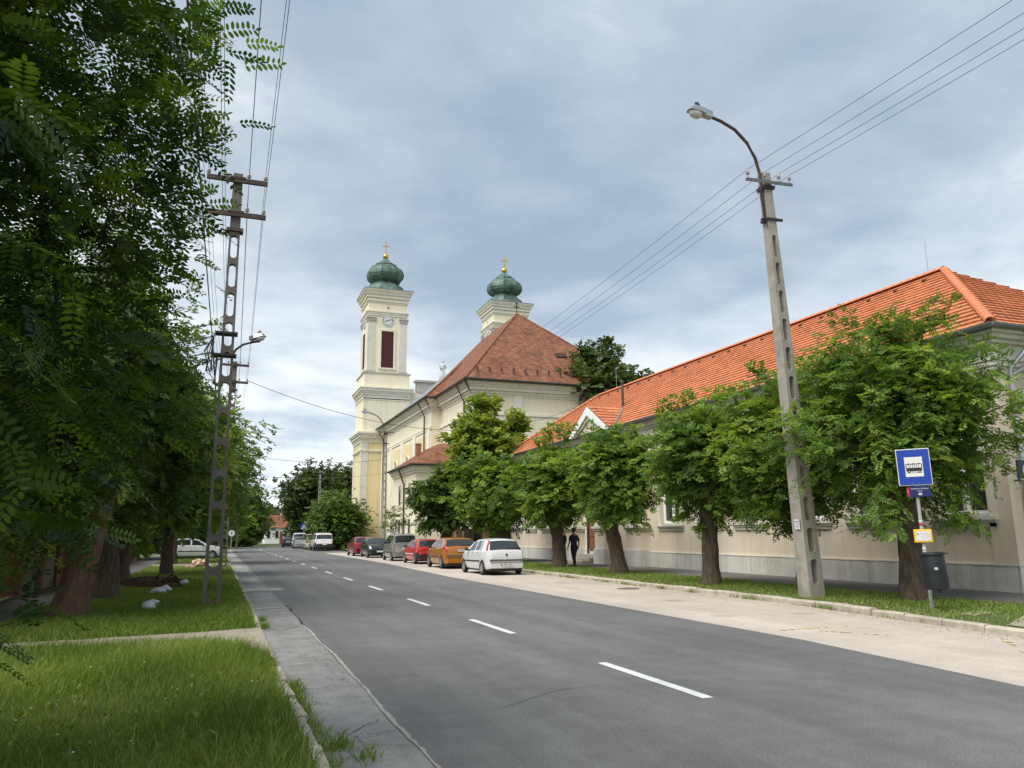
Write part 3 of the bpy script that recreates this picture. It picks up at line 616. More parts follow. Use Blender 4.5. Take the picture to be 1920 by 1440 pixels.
# nave and chancel
AX = 26.65
obj('nave_wall', MB().box(17.95, 2*AX-17.95, 68.9, 92.1, 0, 13.0), M['cream'], CH)
obj('chancel_wall', MB().box(18.9, 2*AX-18.9, 59.4, 69.0, 0, 13.0), M['cream'], CH)
def cornice_run(x0, y0, x1, y1, side):   # stepped cornice on a wall; side = outward normal
    b = MB(); z = 12.9
    for dz, pj in zip((.18, .22, .30, .16, .22, .14), (.06, .16, .34, .46, .58, .66)):
        if side == '-x': b.box(x0-pj, x0+.05, y0-pj, y1, z, z+dz)
        else: b.box(x0-pj, x1+pj, y0-pj, y0+.05, z, z+dz)
        z += dz
    return b
obj('nave_cornice', cornice_run(17.95, 68.9, 0, 92.0, '-x'), M['ctrim'], CH)
obj('nave_front_cornice', cornice_run(17.95, 68.9, 20, 0, '-y').xf(Matrix.Translation((0, -.002, .002))), M['ctrim'], CH)
obj('chancel_cornice', cornice_run(18.9, 59.4, 0, 68.5, '-x').xf(Matrix.Translation((0, 0, .004))), M['ctrim'], CH)
obj('chancel_front_cornice', cornice_run(18.9, 59.4, 2*AX-18.9, 0, '-y').xf(Matrix.Translation((0, -.002, .006))), M['ctrim'], CH)
obj('chancel_string', MB().box(18.82, 2*AX-18.82, 59.3, 59.42, 11.3, 11.5).box(18.8, 18.92, 59.3, 68.9, 11.3, 11.5), M['ctrim'], CH)
for x in (18.86, 22.6, 30.0, 33.8): obj('pilaster', MB().box(x, x+.75, 59.28, 59.42, 0, 12.9), M['ctrim'], CH)
obj('frieze_band', MB().box(17.87, 17.96, 68.82, 92, 11.2, 11.4).box(17.84, 17.96, 68.8, 92, 11.41, 11.5), M['ctrim'], CH)
for i, y in enumerate([69.0, 74.6, 80.2, 85.8, 90.6]):
    obj('pilaster', MB().box(17.80, 17.96, y, y+1.05, 0, 11.2), M['ctrim'], CH)
for y in (72.4, 78.0, 83.6):
    obj('wall_field', MB().box(17.91, 17.955, y-1.75, y+1.75, 1.0, 10.8), M['yellow'], CH)
    pts = [(y-.55, 6.6), (y+.55, 6.6)] + [(y+.55*math.cos(a), 9.0+.55*math.sin(a)) for a in [R(q) for q in range(0, 181, 20)]]
    w = obj('arched_window', MB().prism(pts, 17.86, 17.93, 'x'), M['winglass'], CH)
    fr = MB()
    for i in range(len(pts)):
        a_, b_ = pts[i], pts[(i+1) % len(pts)]; fr.tube([(17.87, a_[0], a_[1]), (17.87, b_[0], b_[1])], .07, 6)
    for zz_ in (7.3, 8.0, 8.7): fr.box(17.835, 17.855, y-.55, y+.55, zz_-.02, zz_+.02)
    fr.box(17.835, 17.855, y-.02, y+.02, 6.6, 9.5)
    obj('window_frame', fr, M['ctrim'], w)
# roofs
e0 = 14.12
def face_obj(name, pts, m, th=0.12):
    b = MB(); n = len(pts); b.add(list(pts)+[(q[0], q[1], q[2]-th) for q in pts], [tuple(range(n)), tuple(range(n, 2*n))[::-1]]+[(i, n+i, n+(i+1) % n, (i+1) % n) for i in range(n)])
    return obj(name, b, m, CH)
ap = (AX, 69.0, 23.15); A_, B_ = (18.1, 58.6, e0), (2*AX-18.1, 58.6, e0)
r1 = face_obj('roof', [A_, B_, ap], M['ctile'])
C_, D_ = (18.1, 84, e0), (2*AX-18.1, 84, e0); rg = (AX, 80, 23.15)
face_obj('chancel_roof_slope', [A_, ap, rg, (18.1, 80, e0)], M['ctile']); face_obj('chancel_roof_slope', [B_, (2*AX-18.1, 80, e0), rg, ap], M['ctile'])
na = (AX, 80.0, 22.5); E_, F_, G_, H_ = (17.2, 68.1, e0), (2*AX-17.2, 68.1, e0), (2*AX-17.2, 92.0, e0), (17.2, 92.0, e0)
face_obj('nave_roof_slope', [E_, F_, na], M['ctile']); nb_ = (AX, 92.0, 19.6)
face_obj('nave_grey_slope', [E_, na, nb_, H_], M['slate']); face_obj('nave_grey_slope', [F_, G_, nb_, na], M['slate'])
def ridge_line(p, q, r=.09): return MB().tube([p, q], r, 8)
for p_, q_ in ((A_, ap), (B_, ap), (E_, na)): obj('hip_tiles', ridge_line((p_[0], p_[1], p_[2]+.02), (q_[0], q_[1], q_[2]+.02)), M['ctile'], CH, 40)
obj('gutter', MB().tube([(18.05, 58.55, e0-.05), (2*AX-18.05, 58.55, e0-.05)], .11, 8).tube([(18.05, 58.55, e0-.05), (18.05, 68.1, e0-.05)], .11, 8).tube([(17.15, 68.05, e0-.05), (17.15, 92, e0-.05)], .11, 8).tube([(17.15, 68.05, e0-.05), (18.3, 68.05, e0-.05)], .11, 8), M['dark'], CH, 40)
for i in range(14):
    t = .05+.9*i/13; x = 18.6+t*15.6
    obj('snow_guard', MB().box(x-.04, x+.04, 59.3, 59.55, 15.0, 15.35), M['brown_metal'], CH)
obj('roof_hatch', MB().add([(27.9, 62.2, 17.4), (28.9, 62.2, 17.4), (28.9, 63.0, 17.85), (27.9, 63.0, 17.85), (27.9, 62.4, 17.8), (28.9, 62.4, 17.8)], [(0, 1, 5, 4), (4, 5, 2, 3), (0, 4, 3), (1, 2, 5)]), M['brown_metal'], CH)
obj('finial', MB().tube([(AX, 69, 23.1), (AX, 69, 24.2)], .05, 6).box(AX-.32, AX+.32, 68.96, 69.04, 23.78, 23.86).lathe([(.02, 24.1), (.14, 24.22), (.02, 24.36)], 8, (AX, 69, 0)).tube([(AX-.28, 69, 24.05), (AX, 69, 23.8), (AX+.28, 69, 24.05)], .03, 5), M['dark'], CH)
obj('gable_parapet', MB().box(22.2, 30.8, 92.4, 93.2, 19.0, 20.35).box(22.0, 31.0, 92.2, 93.4, 20.35, 20.6), M['stone'], CH)
obj('gable_wall', MB().box(21.3, 32, 92.5, 93.0, 12, 19.0), M['cream'], CH)
# sacristy annex
an = obj('sacristy_wall', MB().box(15.1, 19.5, 62.8, 71.6, 0, 7.0), M['cream'], CH)
obj('sacristy_cornice', MB().box(14.98, 19.5, 62.68, 71.6, 6.7, 6.9).box(14.85, 19.5, 62.55, 71.7, 6.9, 7.15).box(14.7, 19.5, 62.4, 71.8, 7.15, 7.32), M['ctrim'], an)
b = MB(); b.add([(14.55, 62.25, 7.34), (19.5, 62.25, 7.34), (19.5, 71.9, 7.34), (14.55, 71.9, 7.34), (19.5, 64.6, 9.5), (17.9, 65.5, 9.5), (17.9, 71.0, 9.5), (19.5, 71.0, 9.5)], [(0, 1, 4, 5), (0, 5, 6, 3), (3, 6, 7, 2), (5, 4, 7, 6), (1, 2, 7, 4)])
obj('sacristy_roof', b, M['ctile'], CH)
obj('sacristy_gutter', MB().tube([(14.5, 62.2, 7.33), (14.5, 71.9, 7.33)], .09, 8).tube([(14.5, 62.2, 7.33), (19.4, 62.2, 7.33)], .09, 8), M['dark'], CH, 40)
ch = obj('chimney', MB().box(15.95, 16.4, 66.2, 66.7, 7.8, 9.45), M['brick'], CH); obj('chimney_cap', MB().box(15.90, 16.45, 66.15, 66.75, 9.45, 9.55), M['stone'], ch)
for y in (64.6, 68.4):
    for z0 in (4.2, 1.2):
        w = obj('window', MB().box(15.04, 15.12, y-.42, y+.42, z0, z0+1.7), M['winglass'], CH)
        obj('window_frame', MB().box(15.0, 15.1, y-.52, y-.42, z0-.08, z0+1.8).box(15.0, 15.1, y+.42, y+.52, z0-.08, z0+1.8).box(15.0, 15.1, y-.42, y+.42, z0+1.7, z0+1.8).box(14.94, 15.1, y-.6, y+.6, z0-.2, z0-.08), M['ctrim'], w)
def downpipe(x, y, z1, z0, out): return MB().tube([(x-out, y, z1), (x-.12, y, z1-1.3), (x-.12, y, z0)], .075, 8)
for (x, y, z1, out) in ((17.8, 70.4, 13.9, .8), (17.8, 90.0, 13.9, .8), (15.1, 66.6, 7.2, .6), (18.9, 61.2, 13.9, .8)):
    obj('downpipe', downpipe(x, y, z1, .1, out), M['brown_metal'], CH, 40)

# statue on the gable
ST = empty('statue', (25.6, 92.8, 20.6), 'small pale stone statue of a robed figure on the church gable', 'statue')
obj('pedestal', MB().frus((25.6, 92.8), (.5, .45), (.4, .36), 20.6, 21.0), M['stone'], ST)
sb = MB(); sb.lathe([(.34, 21.0), (.40, 21.1), (.36, 21.6), (.30, 22.1), (.34, 22.45), (.38, 22.75), (.30, 22.95), (.12, 23.02)], 12, (25.6, 92.8, 0))
sb.tube([(25.28, 92.75, 22.85), (25.18, 92.6, 22.4), (25.45, 92.42, 22.35)], [.11, .10, .07], 7).tube([(25.92, 92.75, 22.85), (26.02, 92.62, 22.4), (25.75, 92.42, 22.3)], [.11, .10, .07], 7)
sb.tube([(25.45, 92.42, 21.05), (25.5, 92.5, 22.0)], [.10, .05], 6).tube([(25.8, 92.45, 21.05), (25.72, 92.5, 22.0)], [.10, .05], 6)
obj('robed_figure', sb, M['whitestone'], ST, 60)
obj('head', MB().lathe([(.09, 23.0), (.08, 23.08), (.16, 23.2), (.175, 23.32), (.14, 23.45), (.04, 23.52)], 12, (25.6, 92.8, 0)), M['whitestone'], ST, 60)

# ================================================================== long house with the orange roof
HX, HY0, HY1 = 18.6, 13.85, 49.6
HS = empty('long_house', (HX, HY0, 0), 'long beige single-storey building with bright orange tiled hip roof', 'building')
# window bays (centre, half-width), sill at 1.95, head 4.6
wins = [(15.2, .80), (18.3, .80), (21.0, .80), (24.1, .80), (26.8, .80), (29.6, .80)] + [(40.6, .80), (43.3, .80), (46.0, .80), (48.2, .6)]
wz0, wz1 = 1.98, 4.7
b = MB(); b.box(HX, HX+11, HY0+.02, HY1, .1, wz0); b.box(HX, HX+11, HY0+.02, HY1, wz1, 6.2)
y = HY0+.02
for c, hw in wins + [(HY1+1, 1)]:
    b.box(HX, HX+.5, y, c-hw, wz0, wz1); y = c+hw
b.box(HX+.48, HX+11, HY0+.02, HY1, wz0, wz1)
obj('wall', b, M['beige'], HS)
for k, (c, hw) in enumerate(wins):
    w = obj('window', MB().box(HX+.14, HX+.22, c-hw, c-hw+.09, wz0, wz1).box(HX+.14, HX+.22, c+hw-.09, c+hw, wz0, wz1).box(HX+.14, HX+.22, c-hw+.09, c+hw-.09, wz0, wz0+.1).box(HX+.14, HX+.22, c-hw+.09, c+hw-.09, wz1-.1, wz1).box(HX+.12, HX+.22, c-.06, c+.06, wz0+.1, wz1-.1).box(HX+.13, HX+.22, c-hw+.09, c-.06, 3.75, 3.85).box(HX+.13, HX+.22, c+.06, c+hw-.09, 3.75, 3.85), M['white'], HS, bevel=.008)
    for s in (-1, 1):
        for (z0, z1) in ((wz0+.1, 3.75), (3.85, wz1-.1)):
            ya, yb = sorted((c+s*.06, c+s*(hw-.09))); obj('pane', MB().box(HX+.18, HX+.19, ya, yb, z0, z1), M['winglass'], w)
            obj('sash', MB().box(HX+.15, HX+.2, ya, ya+.05, z0, z1).box(HX+.15, HX+.2, yb-.05, yb, z0, z1).box(HX+.15, HX+.2, ya+.05, yb-.05, z0, z0+.06).box(HX+.15, HX+.2, ya+.05, yb-.05, z1-.05, z1), M['white'], w)
    obj('sill', MB().box(HX-.16, HX+.14, c-hw-.22, c+hw+.22, wz0-.09, wz0).box(HX-.11, HX, c-hw-.18, c+hw+.18, wz0-.17, wz0-.09).box(HX-.06, HX, c-hw-.14, c+hw+.14, wz0-.27, wz0-.17), M['trim'], w)
    obj('architrave', MB().box(HX-.07, HX+.0, c-hw-.2, c-hw, wz0, wz1+.2).box(HX-.07, HX, c+hw, c+hw+.2, wz0, wz1+.2).box(HX-.07, HX, c-hw, c+hw, wz1, wz1+.2).box(HX-.18, HX, c-hw-.3, c+hw+.3, wz1+.35, wz1+.5), M['trim'], w)
# plinth slabs
y = HY0; k = 0
pl = obj('plinth', MB().box(HX-.03, HX+.1, HY0-.03, HY1, .1, .72), M['plinth'], HS)
while y < HY1-.2:
    wd = min(random.choice([1.15, 1.2, 1.25]), HY1-y)
    obj('plinth_slab', MB().box(HX-.075+random.uniform(-.004, .004), HX-.03, y+.006, y+wd-.006, .1, .735+random.uniform(-.004, .004)), M['plinth'], pl); y += wd
for k in range(9): obj('plinth_slab', MB().box(HX-.07+1.2*k+.006, HX-.07+1.2*(k+1)-.006, HY0-.075, HY0-.03, .1, .735), M['plinth'], pl)
obj('plinth_ledge', MB().box(HX-.085, HX+.02, HY0-.085, HY1, .742, .775).box(HX+.02, HX+11, HY0-.085, HY0+.02, .742, .775), M['trim'], HS)
obj('side_wall', MB().box(HX+.001, HX+11, HY0, HY0+.3, .1, 6.2), M['beige'], HS)
obj('corner_pilaster', MB().box(HX-.06, HX+.62, HY0-.06, HY0+.6, .78, 5.95), M['beige'], HS)
# cornice: steps on front and side
b = MB(); z = 5.72
for dz, pj in zip((.10, .14, .10, .34, .10, .12, .10), (.07, .12, .17, .10, .22, .34, .44)):
    b.box(HX-pj, HX+.2, HY0-pj, HY1+pj, z, z+dz); b.box(HX+.2, HX+11+pj, HY0-pj, HY0+.2, z, z+dz); z += dz
obj('cornice', b, M['trim'], HS)
# roof: courses of tiles that step, with rounded noses
EX, EY0, EY1, EZ = 18.08, 13.36, 50.1, 6.80
HD, RZ = 5.55, 10.70; RX = EX+HD; RY0, RY1 = 18.95, 46.0; BX = EX+2*HD
roof = obj('roof', MB().add([(EX+.1, EY0+.1, EZ-.08), (BX-.1, EY0+.1, EZ-.08), (BX-.1, EY1-.1, EZ-.08), (EX+.1, EY1-.1, EZ-.08), (RX, RY0, RZ-.08), (RX, RY1, RZ-.08)], [(0, 4, 5, 3), (0, 1, 4), (1, 2, 5, 4), (3, 5, 2), (0, 3, 2, 1)]), M['tile'], HS)
NC = 21
def course(pa, pb, pc, pd, n, up):   # strip pa-pb (lower edge) to pd-pc (upper); lower edge raised, nose face
    b = MB(); lo, hi, no = [], [], []
    for i in range(n+1):
        t = i/n; w = .010*abs(math.sin(math.pi*i/3.0))
        a = Vector(pa).lerp(Vector(pb), t); c = Vector(pd).lerp(Vector(pc), t)
        lo.append(a+up*(.052+w)); hi.append(c+up*(.006+w*.4)); no.append(a+up*.004)
    m = n+1
    b.add(lo+hi+no, [(i, i+1, m+i+1, m+i) for i in range(n)]+[(2*m+i, 2*m+i+1, i+1, i) for i in range(n)]); return b
up1 = Vector((-(RZ-EZ), 0, HD)).normalized(); up2 = Vector((0, -(RZ-EZ), RY0-EY0)).normalized(); up3 = Vector((0, (RZ-EZ), EY1-RY1)).normalized()
def P1(f, end): return (EX+HD*f, (EY0+(RY0-EY0)*f) if end == 0 else (EY1+(RY1-EY1)*f), EZ+(RZ-EZ)*f)
def P2(f, end): return ((EX+HD*f) if end == 0 else (BX-HD*f), EY0+(RY0-EY0)*f, EZ+(RZ-EZ)*f)
def P3(f, end): return ((EX+HD*f) if end == 0 else (BX-HD*f), EY1+(RY1-EY1)*f, EZ+(RZ-EZ)*f)
for k in range(NC):
    f0 = k/NC; f1 = min(1, (k+1.06)/NC)
    n = int((P1(f0, 1)[1]-P1(f0, 0)[1])/.1)
    obj('tile_course', course(P1(f0, 1), P1(f0, 0), P1(f1, 0), P1(f1, 1), n, up1), M['tile'], roof)
    n = max(3, int((P2(f0, 1)[0]-P2(f0, 0)[0])/.1)); obj('tile_course', course(P2(f0, 0), P2(f0, 1), P2(f1, 1), P2(f1, 0), n, up2), M['tile'], roof)
    if k % 1 == 0 and k < NC: obj('tile_course', course(P3(f0, 1), P3(f0, 0), P3(f1, 0), P3(f1, 1), max(3, n//2), up3), M['tile'], roof)
tb = MB(); n = 8   # one ridge tile: tapered half-pipe along +X
ring = lambda x, r: [(x, r*math.cos(math.pi*i/n), r*.85*math.sin(math.pi*i/n)) for i in range(n+1)]
tb.add(ring(0, .150)+ring(.42, .122)+ring(0, .125)+ring(.05, .152), [(i, i+1, n+1+i+1, n+1+i) for i in range(n)]+[(2*(n+1)+i, 2*(n+1)+i+1, i+1, i) for i in range(n)])
tm = tb.mesh('ridge_tile'); tm.materials.append(M['tile2']); tm.polygons.foreach_set('use_smooth', [True]*len(tm.polygons))
def ridge_tiles(p, q):
    p, q = Vector(p), Vector(q); d = (q-p); n_ = int(d.length/.36); u = d.normalized(); yv = Vector((0, 0, 1)).cross(u).normalized(); zv = u.cross(yv)
    mt = Matrix((u, yv, zv)).transposed().to_euler()
    for i in range(n_):
        o = bpy.data.objects.new('ridge_tile', tm); link(o, roof); o.location = p+u*(.36*i)+Vector((0, 0, .05))-origin(roof); o.rotation_euler = mt
ridge_tiles(P1(0, 0), (RX, RY0, RZ)); ridge_tiles(P1(0, 1), (RX, RY1, RZ)); ridge_tiles((RX, RY0, RZ), (RX, RY1, RZ))
for i in range(22):
    for rrow, st in ((.90, 1.27), (.10, .9)):
        yy = RY0+.4+i*st*1.0
        if yy < RY1 and (rrow > .5 or i % 2 == 0):
            q = Vector((EX+HD*rrow, yy, EZ+(RZ-EZ)*rrow))+up1*.05
            if rrow > .5: obj('vent_tile', MB().tube([q, q+Vector((.12, 0, .09))], [.07, .05], 6), M['brown_metal'], roof)
            else: obj('snow_hook', MB().tube([q+Vector((.1, 0, .06)), q+Vector((-.06, 0, .02)), q+Vector((-.08, 0, .14))], .018, 5), M['tile2'], roof)
# eaves gutter and downpipe
g_ = MB()
def gutter(p, q, g_):
    pr_ = [(.10*math.cos(R(a)), .10*math.sin(R(a))) for a in range(180, 361, 20)]
    p, q = Vector(p), Vector(q); u = (q-p).normalized(); s = Vector((u.y, -u.x, 0))
    vs = [p+s*c+Vector((0, 0, d)) for c, d in pr_]+[q+s*c+Vector((0, 0, d)) for c, d in pr_]; m_ = len(pr_)
    g_.add(vs, [(i, i+1, m_+i+1, m_+i) for i in range(m_-1)]+[tuple(range(m_)), tuple(range(m_, 2*m_))[::-1]])
gutter((EX-.05, EY1, EZ+.0), (EX-.05, EY0-.1, EZ+.0), g_); gutter((EX-.1, EY0-.05, EZ-.003), (BX, EY0-.05, EZ-.003), g_)
obj('eaves_gutter', g_, M['grey_metal'], HS, 40)
obj('fascia', MB().box(EX+.02, HX, EY0+.06, EY1, EZ-.12, EZ-.02).box(HX, BX, EY0+.06, HY0, EZ-.12, EZ-.02), M['grey_metal'], HS)
dp = [(HX+.75, EY0-.05, EZ-.08), (HX+.75, EY0-.05, EZ-.3), (HX+.62, EY0+.02, EZ-.62), (HX+.40, HY0-.18, EZ-1.05), (HX+.38, HY0-.15, EZ-1.4), (HX+.38, HY0-.15, .15)]
obj('downpipe', MB().tube(dp, .062, 10), M['zinc'], HS, 50)
for zz_ in (5.0, 3.6, 2.2): obj('pipe_bracket', MB().lathe([(.07, zz_), (.078, zz_+.02), (.07, zz_+.04)], 10, (HX+.38, HY0-.15, 0)).box(HX+.36, HX+.4, HY0-.1, HY0, zz_, zz_+.03), M['zinc'], HS)
obj('drain_branch', MB().tube([(HX+.40, HY0-.16, EZ-1.25), (HX+.9, HY0-.3, EZ-.95), (HX+1.7, HY0-.3, EZ-.7)], .05, 8), M['zinc'], HS, 50)
obj('lightning_rod', MB().tube([(24.0, 19.9, 10.7), (24.0, 19.9, 12.2)], .013, 6).lathe([(.05, 10.7), (.03, 10.85), (.013, 10.9)], 8, (24.0, 19.9, 0)), M['zinc'], HS)
obj('lightning_rod', MB().tube([(23.7, 43.5, 10.6), (23.7, 43.5, 12.2)], .013, 6), M['zinc'], HS)
obj('stove_pipe', MB().tube([(20.3, 36.6, 8.2), (20.3, 36.6, 9.7)], .07, 8).lathe([(.09, 9.7), (.11, 9.74), (.02, 9.85)], 8, (20.3, 36.6, 0)), M['rust'], HS)
# gabled dormer over the entrance
gy, gw, gz, gx = 36.1, 2.3, 8.05, 17.93
def gp(y, z, x=gx): return (x, y, z)
dm = obj('gable', MB().prism([(gy-gw+.25, 6.78), (gy+gw-.25, 6.78), (gy, gz-.25)], gx+.08, gx+.3, 'x'), M['beige'], HS)
obj('gable_moulding', MB().prism([(gy-gw-.05, 6.72), (gy-gw+.5, 6.72), (gy, gz-.33), (gy, gz+.12)], gx-.12, gx+.3, 'x').prism([(gy+gw+.05, 6.72), (gy, gz+.12), (gy, gz-.33), (gy+gw-.5, 6.72)], gx-.12, gx+.3, 'x'), M['white'], dm)
obj('gable_inner_moulding', MB().prism([(gy-gw+.5, 6.74), (gy-gw+.75, 6.74), (gy, gz-.53), (gy, gz-.33)], gx-.02, gx+.2, 'x').prism([(gy+gw-.5, 6.74), (gy, gz-.33), (gy, gz-.53), (gy+gw-.75, 6.74)], gx-.02, gx+.2, 'x'), M['trim'], dm)
xe = lambda z: EX+HD*(z-EZ)/(RZ-EZ)
for s in (-1, 1):
    n_ = 7
    for k in range(n_):
        f0, f1 = k/n_, min(1, (k+1.08)/n_); za = 6.76+(gz+.10-6.76)*f0; zb_ = 6.76+(gz+.10-6.76)*f1; ya = gy+s*(gw+.08)*(1-f0); yb = gy+s*(gw+.08)*(1-f1)
        u_ = Vector((0, s*(gz-6.7), gw)).normalized()
        q = [(gx-.1, ya, za), (xe(za)+.3, ya, za), (xe(zb_)+.3, yb, zb_), (gx-.1, yb, zb_)]
        c_ = course(q[0], q[1], q[2], q[3], 6, u_); c_.xf(Matrix.Translation((0, 0, .06))); obj('tile_course', c_, M['tile'], dm)
obj('valley_flashing', MB().tube([(EX+.1, gy-gw-.12, 6.95), (xe(gz)+.1, gy-.1, gz+.12)], .06, 6), M['grey_metal'], dm)
# entrance: projecting piers with caps, recessed door, steps
for y0, y1 in ((31.5, 32.7), (34.9, 36.0), (38.3, 39.6)):
    pr_ = obj('entrance_pier', MB().box(HX-.55, HX+.01, y0, y1, .85, 1.75).box(HX-.42, HX+.01, y0+.12, y1-.12, 2.2, 5.7), M['beige'], HS)
    obj('pier_plinth', MB().box(HX-.62, HX+.01, y0-.06, y1+.06, .1, .85), M['plinth'], pr_)
    obj('pier_cap', MB().box(HX-.62, HX+.01, y0-.08, y1+.08, 1.75, 1.85).box(HX-.68, HX+.01, y0-.13, y1+.13, 1.85, 1.97).box(HX-.56, HX+.01, y0-.02, y1+.02, 1.97, 2.1).box(HX-.5, HX+.01, y0+.04, y1-.04, 2.1, 2.2), M['trim'], pr_)
obj('entrance_recess', MB().box(HX-.012, HX+.0, 36.05, 38.25, .2, 4.2), M['trim'], HS)
door = obj('door', MB().box(HX-.06, HX-.013, 36.25, 37.6, .55, 3.9), M['wood'], HS)
for yy in (36.35, 37.0):
    for z0, z1 in ((.7, 1.3), (1.45, 2.3), (2.45, 3.7)): obj('door_panel', MB().box(HX-.085, HX-.06, yy, yy+.5, z0, z1), M['wood'], door, bevel=.015)
obj('door_frame', MB().box(HX-.12, HX-.013, 36.08, 36.25, .3, 4.0).box(HX-.12, HX-.013, 37.6, 37.8, .3, 4.0).box(HX-.12, HX-.013, 36.25, 37.6, 3.9, 4.05), M['darkwood'], door)
obj('handle', MB().tube([(HX-.09, 36.95, 1.5), (HX-.15, 36.95, 1.5), (HX-.15, 36.83, 1.5)], .012, 6), M['zinc'], door)
for k in range(3): obj('step', MB().box(HX-1.25+.38*k, HX-.02, 36.06-.1*(2-k)*0, 38.2, .1+.15*k, .1+.15*(k+1)-.003), M['concrete'], HS, bevel=.015)

# small projecting sign at the near corner of the house
SG = empty('projecting_sign', (17.35, 12.55, 0), 'dark square sign with white disc jutting into the right edge', 'sign')
obj('panel', MB().box(17.20, 17.80, 12.53, 12.57, 2.72, 3.22), M['slateblue'], SG, bevel=.01)
obj('white_disc', MB().lathe([(.17, 0), (.17, .012)], 24, (0, 0, 0), 0, 'y').xf(Matrix.Translation((17.50, 12.512, 2.97))), M['signwhite'], SG)
obj('bracket', MB().tube([(17.8, 12.55, 3.1), (18.7, 13.6, 3.1), (18.75, 13.78, 3.1)], .02, 6).tube([(17.8, 12.55, 2.85), (18.7, 13.6, 2.85), (18.75, 13.78, 2.85)], .02, 6), M['dark'], SG)

# churchyard fence with brick piers
FN = empty('fence', (18.3, 50.2, 0), 'dark slatted fence between pale brick piers behind the parked cars', 'fence')
ys_ = [50.4, 52.6, 54.8, 57.0, 59.0, 61.0]
for i, y in enumerate(ys_):
    p_ = obj('pier', MB().box(16.8, 17.2, y-.2, y+.2, .1, 2.2), M['brick'], FN); obj('pier_cap', MB().frus((17.0, y), (.26, .26), (.2, .2), 2.2, 2.3), M['trim'], p_)
    if i < len(ys_)-1:
        obj('rail', MB().box(16.97, 17.03, y+.2, ys_[i+1]-.2, .45, .55).box(16.97, 17.03, y+.2, ys_[i+1]-.2, 1.7, 1.8), M['darkwood'], FN)
        n_ = int((ys_[i+1]-y-.4)/.15)
        for k in range(n_): obj('slat', MB().box(16.93, 16.965, y+.24+.15*k, y+.24+.15*k+.12, .2, 2.0), M['darkwood'], FN)

# far house at the bend
FH = empty('far_house', (12.5, 166, 0), 'small white house with red hip roof far down the street', 'house')
obj('wall', MB().box(8.9, 17.5, 165, 176, 0, 3.3), M['white'], FH)
obj('roof', MB().add([(8.5, 164.6, 3.2), (17.9, 164.6, 3.2), (17.9, 176.4, 3.2), (8.5, 176.4, 3.2), (10.0, 169.5, 5.9), (16.5, 170.5, 5.6)], [(0, 1, 5, 4), (1, 2, 5), (2, 3, 4, 5), (3, 0, 4), (0, 3, 2, 1)]), M['ctile'], FH)
for x in (9.6, 11.2, 12.9, 14.2, 15.6):
    w = obj('window', MB().box(x-.3, x+.3, 164.95, 165.02, 1.1, 2.5), M['winglass'], FH); obj('frame', MB().box(x-.4, x-.3, 164.92, 165.02, 1.0, 2.6).box(x+.3, x+.4, 164.92, 165.02, 1.0, 2.6), M['trim'], w)
obj('door', MB().prism([(11.75, 0), (12.35, 0), (12.35, 2.2), (12.05, 2.55), (11.75, 2.2)], 164.9, 165.02, 'y'), M['wood'], FH)

# garden fence on the far left: render panels between brick posts
LF = empty('garden_wall', (-5.1, 20, 0), 'garden wall of grey panels between brick posts behind left trees', 'wall')
for i in range(16):
    y = 20+2.6*i; p_ = obj('post', MB().box(-5.35, -4.97, y-.19, y+.19, 0, 2.3), M['brick'], LF); obj('post_cap', MB().frus((-5.16, y), (.24, .24), (.14, .14), 2.3, 2.42), M['concrete'], p_)
    if i < 15:
        if i % 3 == 1:
            for k in range(14): obj('slat', MB().box(-5.2, -5.16, y+.22+.157*k, y+.22+.157*k+.13, .12, 2.0), M['wood'], LF)
        else: obj('panel', MB().box(-5.25, -5.08, y+.19, y+2.41, 0, 2.05), M['concrete'], LF)

# ================================================================== poles, lamps, wires
def lattice_pole(root, H, w0, w1, d0, d1, slot0, slot1, n, m, slot=.24):
    """tapered concrete pole; two legs joined by webs that leave rounded slots (open along Y). Local coords."""
    def wz(z): return w0+(w1-w0)*z/H
    def dz_(z): return d0+(d1-d0)*z/H
    b = MB(); pitch = (slot1-slot0)/n; N = 16
    def ringpts(z0, z1):
        zc = (z0+z1)/2; hz = (z1-z0)/2*.80; pts = []; out = []
        for k in range(N):
            a = 2*math.pi*k/N; c, s = math.cos(a), math.sin(a)
            hw = wz(zc)*slot; r = hw
            x = hw*c; zz_ = zc+(hz-r)*(0 if abs(s) < 1e-6 else (1 if s > 0 else -1))+r*s
            pts.append((x, zz_))
            # outer rectangle point in the same direction
            sc = 1/max(abs(c), abs(s)); ox = c*sc; oz = s*sc; z_o = zc+oz*(z1-z0)/2; out.append((ox*wz(z_o)/2, z_o))
        return pts, out
    for i in range(n):
        z0 = slot0+pitch*i; z1 = z0+pitch; pi_, po = ringpts(z0, z1); vs = []
        for sgn in (-1, 1):
            vs += [(x, sgn*dz_(z)/2, z) for x, z in po]; vs += [(x, sgn*dz_(z)/2, z) for x, z in pi_]
        fs = []
        for k in range(N):
            j = (k+1) % N
            fs += [(k, N+k, N+j, j), (2*N+k, 2*N+j, 3*N+j, 3*N+k), (N+k, 3*N+k, 3*N+j, N+j), (k, j, 2*N+j, 2*N+k)]
        b.add(vs, fs)
    if slot0 > 0.02: b.frus((0, 0), (wz(0)/2, dz_(0)/2), (wz(slot0)/2, dz_(slot0)/2), -.3, slot0)
    b.frus((0, 0), (wz(slot1)/2, dz_(slot1)/2), (wz(H)/2, dz_(H)/2), slot1, H)
    return obj('pole', b, m, root, world_coords=False)
